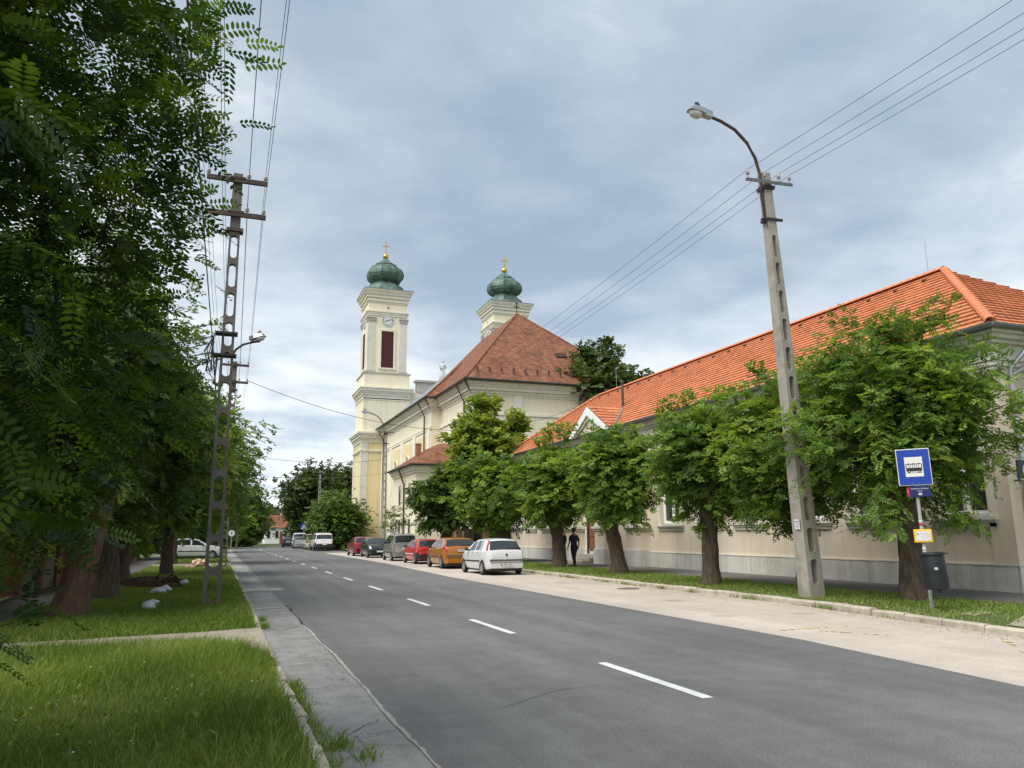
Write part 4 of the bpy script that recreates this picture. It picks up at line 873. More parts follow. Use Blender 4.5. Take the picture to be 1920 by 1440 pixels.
def insulator(root, x, y, z, m=None):
    o = obj('insulator', MB().tube([(x, y, z-.05), (x, y, z+.06)], .012, 5).lathe([(.025, z+.05), (.05, z+.06), (.055, z+.09), (.03, z+.105), (.045, z+.12), (.04, z+.15), (.015, z+.17)], 10, (x, y, 0)), M['porcelain'], root, 50, world_coords=False); return o
def lamp_head(root, p, d, sc=1.0):
    """cobra-head lantern at p, pointing along unit vector d (horizontal) slightly up"""
    p = Vector(p); d = Vector(d).normalized(); s = Vector((-d.y, d.x, 0)); Mx = Matrix((d, s, Vector((0, 0, 1)))).transposed().to_4x4(); Mx.translation = p
    Mx = Mx @ Matrix.Rotation(R(-10), 4, 'Y') @ Matrix.Scale(sc, 4)
    b = MB().frus((.12, 0), (.12, .09), (.11, .08), -.02, .15); b.add([(.24, -.14, .0), (.66, -.13, .0), (.70, -.05, .0), (.70, .05, .0), (.66, .13, .0), (.24, .14, .0), (.24, -.11, .15), (.56, -.09, .16), (.62, 0, .14), (.56, .09, .16), (.24, .11, .15)],
        [(0, 1, 7, 6), (1, 2, 8, 7), (2, 3, 8), (3, 4, 9, 8), (4, 5, 10, 9), (6, 7, 8, 9, 10), (0, 6, 10, 5), (5, 4, 3, 2, 1, 0)])
    h = obj('lamp_head', b.xf(Mx), M['zinc'], root, 30, world_coords=False)
    g = MB(); vs = []; n = 12
    for k, (f, z) in enumerate(((1, -.004), (.97, -.05), (.8, -.11), (.45, -.145), (.05, -.15))):
        for j in range(n): a = 2*math.pi*j/n; vs.append((.46+.20*f*math.cos(a), .125*f*math.sin(a), z))
    g.add(vs, [(i*n+j, i*n+(j+1) % n, (i+1)*n+(j+1) % n, (i+1)*n+j) for i in range(4) for j in range(n)]); obj('lamp_bowl', g.xf(Mx), M['lampglass'], h, 60, world_coords=False)
    obj('photocell', MB().tube([(.40, 0, .15), (.40, 0, .22), (.46, .02, .26), (.52, .03, .24)], [.045, .05, .045, .03], 8).xf(Mx), M['grey_plastic'], h, 60, world_coords=False)
    return h
def street_pole(loc, lean, label, arm=True):
    root = empty('lamp_pole', loc, label, 'lamp post', 'concrete lamp poles on the right side'); root.rotation_euler = lean
    lattice_pole(root, 10.75, .44, .23, .40, .20, .25, 9.1, 12, M['concrete'])
    xa = obj('crossarm', MB().box(-.72, .72, -.20, -.13, 10.42, 10.48).box(-.72, .72, -.205, -.195, 10.39, 10.48), M['armgrey'], root, world_coords=False)
    for x in (-.66, -.12, .32, .66): insulator(root, x, -.165, 10.53)
    obj('clamp', MB().box(-.17, .17, -.16, .16, 10.33, 10.37).box(-.17, .17, -.16, .16, 10.28, 10.32), M['dark'], root, world_coords=False)
    obj('clamp', MB().box(-.16, .16, -.15, .15, 9.42, 9.48).box(.12, .30, -.16, -.12, 9.40, 9.47).box(-.24, -.14, -.04, .04, 9.38, 9.5), M['dark'], root, world_coords=False)
    arc = [(-.14, -.02, 9.5), (-.14, -.02, 10.3), (-.15, -.02, 10.7), (-.24, -.02, 11.15), (-.45, -.02, 11.55), (-.8, -.02, 11.88), (-1.2, -.02, 12.05), (-1.55, -.02, 12.14)]
    obj('lamp_arm', MB().tube(arc, .042, 9), M['rust'], root, 60, world_coords=False)
    lamp_head(root, (-1.5, -.02, 12.1), (-1, 0, 0))
    obj('feed_cable', MB().tube([(-.35, -.17, 10.3), (-.45, -.2, 10.05), (-.28, -.1, 10.12), (-.2, -.02, 10.0), (-.17, -.05, 9.4)], .009, 5).tube([(-.19, -.06, 9.9), (-.175, -.12, 9.2)], .012, 5), M['dark'], root, world_coords=False)
    return root
R1 = street_pole((13.28, 15.13, .08), (0, R(-2.5), 0), 'tall concrete lamp pole leaning left in front of the near trees')
obj('notice', MB().box(-.245, -.235, -.13, .04, 1.62, 1.86), M['paper'], R1, world_coords=False); obj('notice_print', MB().box(-.248, -.2455, -.10, .01, 1.78, 1.81).box(-.248, -.2455, -.10, -.02, 1.72, 1.74).box(-.248, -.2455, -.09, .0, 1.67, 1.69), M['greyink'], R1, world_coords=False)
R2 = street_pole((13.4, 67.2, .08), (0, 0, 0), 'concrete lamp pole with slots standing before the church tower')
R3 = street_pole((13.4, 114.5, .08), (0, 0, 0), 'distant concrete lamp pole in front of the far dark trees')
def left_pole(loc, label, lamp=True, near=False):
    root = empty('utility_pole', loc, label, 'utility pole', 'concrete lattice poles on the left side')
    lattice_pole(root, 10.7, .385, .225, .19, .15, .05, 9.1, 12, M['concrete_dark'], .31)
    for z in (10.47, 9.55):
        obj('crossarm', MB().box(-.74, .72, -.17, -.10, z-.05, z+.05).box(-.74, .72, -.175, -.165, z-.05, z+.07), M['rust'], root, world_coords=False)
        obj('clamp', MB().box(-.19, .19, -.19, .12, z+.05, z+.10), M['rust'], root, world_coords=False)
        for x in (-.70, -.32, .26, .66): insulator(root, x, -.135, z+.06)
    obj('clamp', MB().box(-.2, .2, -.15, .13, 9.12, 9.2), M['rust'], root, world_coords=False)
    if lamp:
        obj('lamp_arm', MB().tube([(.12, 0, 5.95), (.2, 0, 6.1), (.36, 0, 6.24), (.62, 0, 6.33), (.75, 0, 6.35)], .028, 8), M['rust'], root, 60, world_coords=False)
        h = lamp_head(root, (.52, 0, 6.36), (.8, -.6, 0), .62)
        for z in (6.45, 5.9): obj('cable_bracket', MB().box(-.30, .22, -.17, .15, z, z+.05), M['dark'], root, world_coords=False)
    return root
L1 = left_pole((-.05, 19.6, .05), 'near concrete lattice utility pole on the left grass verge', True)
b = MB()
for k in range(7):
    a = k*1.7; b.tube([(-.32, -.1, 6.4), (-.42-.1*math.cos(a), -.1+.1*math.sin(a), 6.0), (-.38-.08*math.sin(a), -.1, 5.5), (-.24, -.12, 5.2+.1*k), (-.2, -.1, 5.95)], .013, 5)
obj('cable_coils', b, M['wire'], L1, world_coords=False)
L2 = left_pole((.32, 42.5, .05), 'second concrete utility pole standing just behind the near left one', True)
for o_ in [c for c in L2.children if c.name.startswith(('lamp', 'cable_br'))]:
    pass
L3 = left_pole((.3, 73.0, .05), 'far utility pole on the left mostly hidden by foliage', True)
PL = empty('wooden_pole', (2.35, 108, 0), 'thin weathered pole far away beside the left bend', 'utility pole'); obj('shaft', MB().tube([(0, 0, -.3), (0, 0, 6.4)], [.16, .11], 10), M['concrete_dark'], PL, 60, world_coords=False); obj('crossbar', MB().box(-.5, .5, -.05, .05, 5.9, 6.0), M['rust'], PL, world_coords=False)

def wire(p, q, sag, r, label, group, name='overhead_wire'):
    p, q = Vector(p), Vector(q); n = 24
    pts = [p.lerp(q, i/n)-Vector((0, 0, sag*4*(i/n)*(1-i/n))) for i in range(n+1)]
    return setp(obj(name, MB().tube(pts, r, 5), M['wire']), label, 'wire', group)
WX = (-.66, -.12, .32, .66); ORD = ('first', 'second', 'third', 'fourth')
for q, x in enumerate(WX):
    a = (13.28-.47+x, 14.95, 10.78+x*.04); c = (13.4+x, 67.03, 10.76); e_ = (13.4+x, 114.3, 10.76)
    wire(a, c, .75, .006, ORD[q]+' from the left of four wires between leaning lamp pole and church pole', 'right wires towards the church')
    wire(a, (12.2+x, -30, 10.8), .6, .006, ORD[q]+' from the top of four wires rising from leaning pole to upper right', 'right wires towards the viewer')
    wire(c, e_, .8, .008, ORD[q]+' from the left of four faint wires beyond the church lamp pole', 'right wires beyond the church pole')
for z, arm_ in ((10.68, 'upper'), (9.76, 'lower')):
    for q, x in enumerate((-.70, -.32, .26, .66)):
        a = (-.05+x, 19.46, z); c = (.32+x, 42.36, z); e_ = (.3+x, 72.9, z)
        wire(a, (-.35+x, -16, z+.1), .35, .006, ORD[q]+' wire from left leaving the near left pole overhead from its '+arm_+' crossarm', 'left wires towards the viewer')
        wire(a, c, .3, .006, ORD[q]+' wire from left between the two left poles on the '+arm_+' crossarms', 'left wires between poles'); wire(c, e_, .4, .006, ORD[q]+' wire from left running to the far left pole on the '+arm_+' crossarm', 'left wires to the far pole')
wire((-.42, 19.5, 6.45), (-.75, -16, 7.0), .3, .011, 'thick black cable running up past the near left pole', None, 'overhead_cable')
wire((-.42, 19.5, 6.45), (-.1, 42.4, 6.4), .3, .022, 'thick black cable between the left poles behind foliage', None, 'overhead_cable')
for k, (dy, z) in enumerate(((0, 6.46), (.05, 6.05), (.3, 6.3))):
    wire((-.35, 19.6, z), (-7.5, 21.5+k*2, 5.6+.3*k), .25, .014, ('upper', 'lower', 'middle')[k]+' dark service cable running left from the near pole', None, 'service_cable')
wire((.95, 42.4, 9.75), (27, 57.8, 11.8), 2.2, .016, 'sagging dark wire crossing the street below the church eaves', None)
wire((.7, 72.9, 9.0), (13.2, 67.2, 8.1), .55, .018, 'dark wire crossing the street to the church lamp pole', None)
wire((.9, 73, 7.2), (13.25, 67.2, 6.9), .5, .012, 'lower thin wire crossing the street to the church lamp pole', None)

# ================================================================== text
def text_mesh(s, size):
    c = bpy.data.curves.new('t', 'FONT'); c.body = s; c.size = size; c.align_x = 'CENTER'; c.align_y = 'CENTER'; c.resolution_u = 2
    o = bpy.data.objects.new('t', c); COL.objects.link(o); dg = bpy.context.evaluated_depsgraph_get()
    m = bpy.data.meshes.new_from_object(o.evaluated_get(dg)); bpy.data.objects.remove(o); bpy.data.curves.remove(c); return m
def text(s, size, m, parent, loc, name='lettering', sx=1.0):
    """upright lettering facing -Y (local)"""
    me = text_mesh(s, size); me.name = name; me.materials.append(m); o = link(bpy.data.objects.new(name, me), parent); o.location = loc; o.rotation_euler = (R(90), 0, 0); o.scale = (sx, 1, 1); return o

# ================================================================== bus stop and bin
BS = empty('bus_stop_sign', (13.39, 11.9, .1), 'blue bus stop sign on a grey post with yellow timetable', 'bus stop'); BS.rotation_euler = (0, R(-1.2), R(-44))
obj('post', MB().tube([(0, 0, -.2), (0, 0, 3.02)], .035, 12), M['steel'], BS, 60, world_coords=False)
pn = obj('sign_panel', MB().box(-.31, .31, -.075, -.06, 2.44, 3.19), M['signwhite'], BS, world_coords=False, bevel=.006)
obj('blue_field', MB().box(-.295, .295, -.080, -.0755, 2.455, 3.175), M['blue'], pn, world_coords=False)
obj('white_field', MB().box(-.165, .165, -.084, -.0805, 2.62, 3.02), M['signwhite'], pn, world_coords=False)
bu = MB(); y0, y1 = -.087, -.0845
bu.box(-.145, .145, y0, y1, 2.73, 2.80).box(-.15, -.135, y0, y1, 2.80, 2.875).box(.135, .15, y0, y1, 2.80, 2.875).box(-.14, .14, y0, y1, 2.872, 2.884).box(-.055, .035, y0-.001, y1, 2.735, 2.79)
for x in (-.09, -.055, -.02, .015, .05, .09): bu.box(x-.004, x+.004, y0, y1, 2.80, 2.872)
for x in (-.10, .0, .10): bu.box(x-.02, x+.02, y0, y1, 2.886, 2.893)
bu.box(-.14, .14, y0, y1, 2.695, 2.702)
for x in (-.095, .095): bu.lathe([(.024, 0), (.024, .003)], 14, (0, 0, 0), 0, 'y').xf(Matrix.Identity(4)) if False else bu.add([(x+.026*math.cos(2*math.pi*k/14), y0-.001, 2.728+.026*math.sin(2*math.pi*k/14)) for k in range(14)], [tuple(range(14))])
obj('bus_pictogram', bu, M['ink'], pn, world_coords=False)
for x in (-.095, .095): obj('pictogram_hub', MB().add([(x+.010*math.cos(2*math.pi*k/10), y0-.002, 2.728+.010*math.sin(2*math.pi*k/10)) for k in range(10)], [tuple(range(10))]), M['signwhite'], pn, world_coords=False)
for x in (-.07, .05): 
    for z in (2.475, 3.155): obj('rivet', MB().lathe([(.007, 0), (.005, .004)], 8, (0, 0, 0), 0, 'y').xf(Matrix.Translation((x, -.086, z))), M['steel'], pn, world_coords=False)
nm = obj('name_panel', MB().box(-.14, .25, -.07, -.055, 2.205, 2.425), M['navy'], BS, world_coords=False, bevel=.004)
obj('red_end', MB().prism([(-.14, 2.425), (-.155, 2.4), (-.185, 2.395), (-.185, 2.27), (-.17, 2.225), (-.14, 2.205)], -.072, -.055, 'y'), M['signred'], nm, world_coords=False)
text('Szondiutcai-Általános', .038, M['signwhite'], nm, (.055, -.0725, 2.375)); text('Iskola', .038, M['signwhite'], nm, (.055, -.0725, 2.325)); text('A', .045, M['signwhite'], nm, (-.163, -.0745, 2.32))
obj('route_tile', MB().box(.025, .085, -.0735, -.0705, 2.245, 2.285), M['signwhite'], nm, world_coords=False); text('36', .03, M['navy'], nm, (.055, -.075, 2.265))
tt = obj('timetable', MB().box(-.16, .17, -.075, -.055, 1.30, 1.56), M['signyellow'], BS, world_coords=False, bevel=.006)
obj('paper', MB().box(-.125, .135, -.079, -.0755, 1.335, 1.525), M['paper'], tt, world_coords=False)
pt = MB()
for k in range(6): pt.box(-.02+.05*(k % 2), .01+.1*(k % 2), -.0805, -.0795, 1.38+.022*k, 1.384+.022*k)
pt.box(-.11, -.07, -.0805, -.0795, 1.45, 1.48); obj('print', pt, M['greyink'], tt, world_coords=False)
for z, h_, m_ in ((1.70, .05, 'paper'), (1.63, .045, 'signred'), (1.16, .05, 'paper'), (1.06, .05, 'ink'), (1.10, .03, 'paper'), (.98, .06, 'paper'), (.90, .05, 'ink')):
    obj('sticker', MB().lathe([(.0365, z), (.0365, z+h_)], 12, (0, 0, 0)), M[m_], BS, 60, world_coords=False)
BN = empty('litter_bin', (13.12, 11.70, .1), 'black plastic litter bin hung on the bus stop post', 'litter bin', rz=R(-44)); BN.rotation_euler = (0, R(-3), R(-44))
obj('body', MB().lathe([(.205, .40), (.225, .41), (.222, .7), (.215, 1.02), (.20, 1.06), (.18, 1.065)], 24, (.18, 0, 0)), M['bin'], BN, 50, world_coords=False)
obj('rim', MB().lathe([(.21, 1.05), (.232, 1.055), (.235, 1.09), (.225, 1.10), (.19, 1.105)], 24, (.18, 0, 0)), M['bin'], BN, 50, world_coords=False)
obj('handle', MB().tube([(.40, 0, 1.07), (.47, -.01, 1.075)], .018, 8), M['rust'], BN, 50, world_coords=False)
obj('emblem', MB().add([(.20+.034*math.cos(2*math.pi*k/16), -.2255, .80+.026*math.sin(2*math.pi*k/16)) for k in range(16)], [tuple(range(16))]), M['paper'], BN, world_coords=False)
obj('emblem_mark', MB().prism([(.18, .795), (.205, .805), (.22, .792), (.20, .815)], -.2285, -.2265, 'y'), M['ink'], BN, world_coords=False)
obj('padlock', MB().box(.20, .24, -.02, .02, .33, .40), M['dark'], BN, world_coords=False)

def simple_sign(name, loc, label, draw, h):
    r = empty(name, loc, label, 'road sign'); obj('post', MB().tube([(0, 0, -.2), (0, 0, h)], .035, 8), M['steel'], r, 60, world_coords=False); draw(r); return r
def cw(r):
    p_ = obj('panel', MB().box(-.42, .42, -.06, -.04, 2.35, 3.19), M['blue'], r, world_coords=False); obj('white_triangle', MB().prism([(-.33, 2.45), (.33, 2.45), (0, 3.08)], -.065, -.061, 'y'), M['signwhite'], p_, world_coords=False)
    obj('walking_figure', MB().prism([(-.10, 2.5), (-.04, 2.5), (.0, 2.62), (.06, 2.5), (.11, 2.5), (.04, 2.72), (.0, 2.84), (-.04, 2.72)], -.069, -.066, 'y'), M['ink'], p_, world_coords=False)
simple_sign('crossing_sign', (10.55, 106, 0), 'square blue pedestrian crossing sign above the far parked cars', cw, 2.5)
simple_sign('round_sign', (1.25, 80, 0), 'round pale road sign on a thin post at left bend', lambda r: (obj('disc', MB().lathe([(.30, 0), (.30, .012)], 24, (0, 0, 0), 0, 'y').xf(Matrix.Translation((0, -.05, 1.9))), M['signwhite'], r, world_coords=False), obj('emblem', MB().box(-.04, .04, -.056, -.0505, 1.75, 2.05), M['ink'], r, world_coords=False)), 2.1)

# ================================================================== things lying on the left verge
def rock(name, loc, s, m, parent=None, seed=0):
    rg = np.random.default_rng(seed); b = MB(); n = 10; vs = []; prof = [(.35, -.1), (.9, .05), (1, .35), (.8, .7), (.35, .95), (.04, 1.0)]
    for r_, z in prof:
        for k in range(n):
            j = 1+.22*rg.standard_normal(); vs.append((loc[0]+s[0]*r_*math.cos(2*math.pi*k/n)*j, loc[1]+s[1]*r_*math.sin(2*math.pi*k/n)*j, loc[2]+s[2]*z))
    b.add(vs, [(i*n+k, i*n+(k+1) % n, (i+1)*n+(k+1) % n, (i+1)*n+k) for i in range(len(prof)-1) for k in range(n)]); return b
for i, (x, y, s, lb) in enumerate(((-1.35, 19.4, (.15, .12, .2), 'nearest and largest white stone in the left grass'), (-1.32, 20.3, (.13, .08, .17), 'flat white stone just behind the nearest white stone'), (-1.45, 24.0, (.20, .13, .22), 'wide white stone in the middle of the left grass'), (-1.33, 25.2, (.17, .12, .21), 'white stone behind the wide one in left grass'), (-.95, 28.0, (.2, .13, .22), 'white stone beside the narrow dirt path'))):
    o_ = obj('white_stone', rock('', (0, 0, 0), s, M['whitestone'], seed=i), M['whitestone'], None, 50, world_coords=False); o_.location = (x, y, .05); setp(o_, lb, 'stone', 'white stones on the left verge')
RP = empty('rubble_pile', (-.85, 43.5, .05), 'heap of pale pinkish rubble stones on the left verge', 'rubble')
for i in range(22):
    a = random.random()*6.28; r_ = random.random()*.8; z = max(0, .34-.42*r_)*random.random()*1.2
    obj('rubble_stone', rock('', (math.cos(a)*r_, math.sin(a)*r_*.7, z), (random.uniform(.08, .2),)*2+(random.uniform(.1, .22),), None, seed=50+i), M['rubble'], RP, world_coords=False)
RM = obj('root_mound', rock('', (0, 0, 0), (.95, .4, .42), None, seed=77), M['rotwood'], None, None, world_coords=False); RM.location = (-1.9, 26.9, .03); setp(RM, 'dark rotting root mound beside the left tree trunk', 'stump')
for k in range(14):
    a = random.random()*6.28; obj('root', MB().tube([(math.cos(a)*.3, math.sin(a)*.15, .2), (math.cos(a)*.75, math.sin(a)*.3, .25+.2*random.random()), (math.cos(a)*1.0, math.sin(a)*.42, .02)], [.05, .035, .015], 5), M['rotwood'], RM, world_coords=False)
MC = setp(obj('manhole_cover', MB().lathe([(.33, .0), (.33, .012), (.27, .016)], 24, (11.6, 21.0, -.006)), M['concrete_dark']), 'round drain cover at the edge of the beige parking strip', 'drain cover')

# ================================================================== trees
def norm(a): return a/np.maximum(np.linalg.norm(a, axis=-1, keepdims=True), 1e-9)
def leaves(P, D, Nn, L, npair, ll, lw, var, rng, hexa=False, tidy=False):
    """pinnate leaves: arrays of base points, directions, normals, lengths -> verts, loops, starts, var"""
    n = len(P); S = norm(np.cross(Nn, D)); Nn = np.cross(D, S)
    fr = (np.arange(npair)+1.0)/(npair+.4)
    m = npair*2+1
    V = []; 
    k = 6 if hexa else 4
    out = np.zeros((n, m, k, 3)); 
    for i in range(m):
        if i < 2*npair:
            f = fr[i//2]; sg = 1 if i % 2 else -1; base = P+D*(L*f)[:, None]-np.array([0, 0, 1.0])*(L*.22*f*f)[:, None]
            d = norm(D*.42+S*sg*.9+Nn*((.06 if tidy else .18)*rng.standard_normal((n, 1)))-np.array([0, 0, .10 if tidy else .22]))
        else:
            base = P+D*L[:, None]-np.array([0, 0, 1.0])*(L*.22)[:, None]; d = D
        sz = ll*(.8+.35*rng.random(n))*(1 if i < 2*npair else 1.1); sz = sz*(0.85+.3*math.sin(math.pi*min(1, (fr[min(i//2, npair-1)]))))
        wv = norm(np.cross(Nn+(.12 if tidy else .35)*rng.standard_normal((n, 3)), d))*(sz*lw)[:, None]
        tip = d*sz[:, None]
        if hexa:
            out[:, i, 0] = base; out[:, i, 1] = base+tip*.3+wv*.9; out[:, i, 2] = base+tip*.72+wv*.85; out[:, i, 3] = base+tip; out[:, i, 4] = base+tip*.72-wv*.85; out[:, i, 5] = base+tip*.3-wv*.9
        else:
            out[:, i, 0] = base; out[:, i, 1] = base+tip*.5+wv; out[:, i, 2] = base+tip; out[:, i, 3] = base+tip*.5-wv
    Vv = out.reshape(-1, 3); loops = np.arange(len(Vv)); starts = np.arange(0, len(Vv), k); va = np.repeat(var, m*k)
    return Vv, loops, starts, va
def join_np(parts):
    V, Lo, St, Va = [], [], [], []; vo = lo = 0
    for v, l, s, a in parts: V.append(v); Lo.append(l+vo); St.append(s+lo); Va.append(a); vo += len(v); lo += len(l)
    return np.concatenate(V), np.concatenate(Lo), np.concatenate(St), np.concatenate(Va)
def crown(seed, C, Rad, nclump, shoots, per, shoot_len, leafL, npair, ll, lw, zmin, hexa=False, spread=.45, shell=.62, upb=.35, droop=.35, tidy=False, cut=None):
    rng = np.random.default_rng(seed); C = np.array(C); Rad = np.array(Rad)
    d = norm(rng.standard_normal((nclump, 3))); r = shell+(1-shell)*rng.random(nclump); r[: nclump//5] *= .65
    cl = C+d*Rad*r[:, None]
    lump = 1+.16*np.sin(d[:, 0]*4+seed)+.12*np.sin(d[:, 1]*5+seed*2)+.12*np.sin(d[:, 2]*6+seed*3); cl = C+(cl-C)*lump[:, None]
    cl[:, 2] = np.maximum(cl[:, 2], zmin+.25*rng.random(nclump))
    cv = rng.random(nclump)
    ci = np.repeat(np.arange(nclump), shoots); n = len(ci)
    B = cl[ci]+rng.standard_normal((n, 3))*spread*np.array([1, 1, .8]); od = norm((B-C)/Rad); 
    sdv = norm(od*.9+np.array([0, 0, upb])+.55*rng.standard_normal((n, 3))); Ls = shoot_len*(.5+.8*rng.random(n))
    rows = []
    Sd = norm(np.cross(sdv, np.array([0, 0, 1.0])+.2*rng.standard_normal((n, 3))))
    twigs = (B, sdv, Ls)
    for j in range(per):
        t = .1+.9*(j+.5*rng.random(n))/per; P = B+sdv*(Ls*t)[:, None]-np.array([0, 0, 1.0])*(droop*Ls*t*t)[:, None]
        sg = (1 if j % 2 else -1)
        D = norm(sdv*.55+Sd*sg*(.8+.3*rng.random((n, 1)))+.35*rng.standard_normal((n, 3))-np.array([0, 0, .15])); Nn = norm(np.array([0, 0, 1.0])+.35*od+.45*rng.standard_normal((n, 3)))
        h = np.clip((P[:, 2]-C[2])/Rad[2], -1, 1)
        var = np.clip(.40+.34*(cv[ci]-.5)*2+.15*rng.standard_normal(n)+.28*(t-.4), 0, 1)
        k = P[:, 2] > zmin-.3
        if cut is not None: k &= cut(P)
        rows.append(leaves(P[k], D[k], Nn[k], (leafL*(.7+.5*rng.random(n)))[k], npair, ll, lw, var[k], rng, hexa, tidy))
    return join_np(rows), cl, twigs
def bark_tube(b, pts, rs, n=12, seed=0, amt=.10):
    rg = np.random.default_rng(seed); J = 1+amt*rg.standard_normal((len(pts), n)); b.tube(pts, rs, n, True, lambda i, k: J[i][k]); return b
def curve(p, q, bend, n=6, seed=0):
    rg = random.Random(seed); p, q = Vector(p), Vector(q); o_ = Vector((rg.uniform(-1, 1), rg.uniform(-1, 1), rg.uniform(.2, 1)))*bend
    return [p.lerp(q, i/n)+o_*math.sin(math.pi*i/n)+Vector((rg.uniform(-.04, .04),)*3)*(q-p).length*.3 for i in range(n+1)]
def tree_parts(root, seed, trunk_h, r0, r1, C, cl, twigs, nbr, m_bark, base=(0, 0, 0), lean=(0, 0), ntw=0):
    top = Vector((base[0]+lean[0], base[1]+lean[1], base[2]+trunk_h)); n = 9; pts = []; rs = []
    for i in range(n+1):
        t = i/n; pts.append(Vector(base).lerp(top, t)+Vector((.04*math.sin(3*t+seed), .04*math.cos(4*t+seed), 0))); fl = .38*max(0, 1-t*6); bulge = .12*max(0, t-.75)*4
        rs.append(r0*(1+fl)+(r1-r0)*t+r0*bulge)
    pts[0] = Vector(base)-Vector((0, 0, .15))
    b = MB(); bark_tube(b, pts, rs, 14, seed, .07); tr = obj('trunk', b, m_bark, root, 70, world_coords=False)
    lb = MB(); rg = random.Random(seed)
    idx = rg.sample(range(len(cl)), min(nbr, len(cl)))
    for k, i in enumerate(idx):
        q = Vector(cl[i]); p_ = top-Vector((0, 0, rg.uniform(0, .25)*trunk_h*.5)); cp = curve(p_, q, .25*(q-p_).length*.6, 6, seed*31+k); ln = len(cp)
        lb.tube(cp, [max(.012, r1*.55*(1-.9*j/(ln-1))) for j in range(ln)], 6)
    for k in range(ntw):
        i = rg.randrange(len(twigs[0])); B, d, L_ = Vector(twigs[0][i]), Vector(twigs[1][i]), float(twigs[2][i])
        lb.tube([B-d*L_*.5, B, B+d*L_*.5-Vector((0, 0, .08*L_)), B+d*L_-Vector((0, 0, .35*L_))], [.006, .005, .004, .002], 4)
    setp(obj('branches', lb, m_bark, tr, 70, world_coords=False), kind='stuff'); return tr
def tree(name, loc, label, group, seed, trunk_h, r0, r1, C, Rad, nclump, shoots, per, shoot_len, leafL, npair, ll, lw, zmin, leafm, barkm=None, nbr=14, rz=0, ntw=60, **kw):
    root = empty(name, loc, label, 'tree', group, rz=rz); lean = kw.pop('lean', (0, 0)); core = kw.pop('core', 0); core_l = kw.pop('core_l', .2); core_r = kw.pop('core_r', .85)
    arr, cl, tw = crown(seed, C, Rad, nclump, shoots, per, shoot_len, leafL, npair, ll, lw, zmin, **kw)
    if core:   # added filler leaves, bigger and toned darker, make the crown's inside opaque
        rg = np.random.default_rng(seed+500); d = norm(rg.standard_normal((core, 3))); Pc = np.array(C)+d*np.array(Rad)*(rg.random((core, 1))**.5*core_r); Pc[:, 2] = np.maximum(Pc[:, 2], zmin+.1+.5*rg.random(core))
        arr = join_np([arr, leaves(Pc, norm(d+.6*rg.standard_normal((core, 3))), norm(np.array([0, 0, 1.0])+.6*rg.standard_normal((core, 3))), core_l*1.6*(.7+.6*rg.random(core)), 2, core_l, .38, np.clip(.3+.15*rg.standard_normal(core), 0, 1), rg)])
    tree_parts(root, seed, trunk_h, r0, r1, C, cl, tw, nbr, barkm or M['bark'], lean=lean, ntw=ntw)
    obj('crown', np_mesh('crown', *arr), leafm, root); return root
GR = 'round pollarded street trees in a row on the right'
tree('street_tree', (14.82, 13.55, .08), 'largest pollarded tree behind the bus stop sign', GR, 11, 2.3, .27, .25, (.0, .1, 4.25), (2.15, 2.15, 2.3), 150, 8, 8, .85, .25, 5, .085, .27, 1.8, M['leaf_row'], nbr=40, ntw=160, spread=.22, shell=.35, core=300)
tree('street_tree', (14.75, 17.0, .08), 'pollarded tree directly behind the leaning lamp pole', GR, 12, 2.4, .19, .17, (-.25, 0, 3.9), (1.55, 1.5, 2.1), 95, 9, 7, .7, .25, 4, .10, .28, 1.8, M['leaf_row'], nbr=20, spread=.22, shell=.35, core=160)
tree('street_tree', (13.9, 20.1, .08), 'pollarded tree with straight trunk left of the leaning lamp pole', GR, 13, 2.35, .25, .22, (0, 0, 3.7), (1.6, 1.6, 1.75), 100, 9, 7, .7, .25, 4, .105, .28, 1.85, M['leaf_row'], nbr=18, spread=.24, shell=.4, core=200)
tree('street_tree', (14.55, 27.0, .08), 'pollarded tree with crooked trunk right of the two walkers', GR, 14, 2.4, .30, .27, (-.1, 0, 3.75), (1.5, 1.5, 1.75), 95, 9, 6, .7, .26, 4, .12, .29, 1.85, M['leaf_row'], nbr=14, spread=.25, shell=.4, core=180, lean=(-.35, .1))
tree('street_tree', (14.65, 33.0, .08), 'pollarded tree whose trunk hides one of the walkers', GR, 15, 2.4, .27, .25, (0, 0, 3.9), (1.75, 1.75, 1.85), 105, 9, 6, .75, .27, 4, .13, .30, 2.25, M['leaf_row'], nbr=14, spread=.26, shell=.4, core=200)
tree('street_tree', (15.0, 41.2, .08), 'pollarded tree behind the white hatchback', GR, 16, 2.5, .40, .36, (-.2, 0, 3.95), (2.1, 2.0, 1.8), 105, 9, 6, .75, .28, 3, .16, .32, 1.9, M['leaf_row'], nbr=12, spread=.3, ntw=20, shell=.4, core=200)
tree('street_tree', (14.6, 51.5, .08), 'darker pollarded tree behind the small red hatchback', GR, 17, 2.4, .38, .34, (-.2, 0, 3.9), (1.8, 1.8, 1.8), 95, 9, 5, .75, .28, 3, .19, .34, 2.1, M['leaf_deep'], nbr=12, spread=.3, ntw=20, shell=.4, core=200)
tree('sapling', (12.9, 60.5, .08), 'thin sparse sapling beside the church lamp pole', None, 18, 1.6, .05, .03, (0, 0, 2.6), (.6, .6, .8), 12, 4, 5, .5, .25, 3, .12, .3, 1.7, M['leaf_deep'], nbr=10, spread=.3, ntw=10)
tree('tall_tree', (17.0, 50.6, .08), 'tall light green tree in front of the church chancel', None, 19, 4.0, .28, .20, (-.2, .0, 6.9), (1.75, 1.7, 3.8), 170, 9, 6, .75, .3, 2, .24, .38, 3.0, M['leaf_light'], nbr=24, spread=.28, upb=.9, ntw=20, shell=.45, core=400)
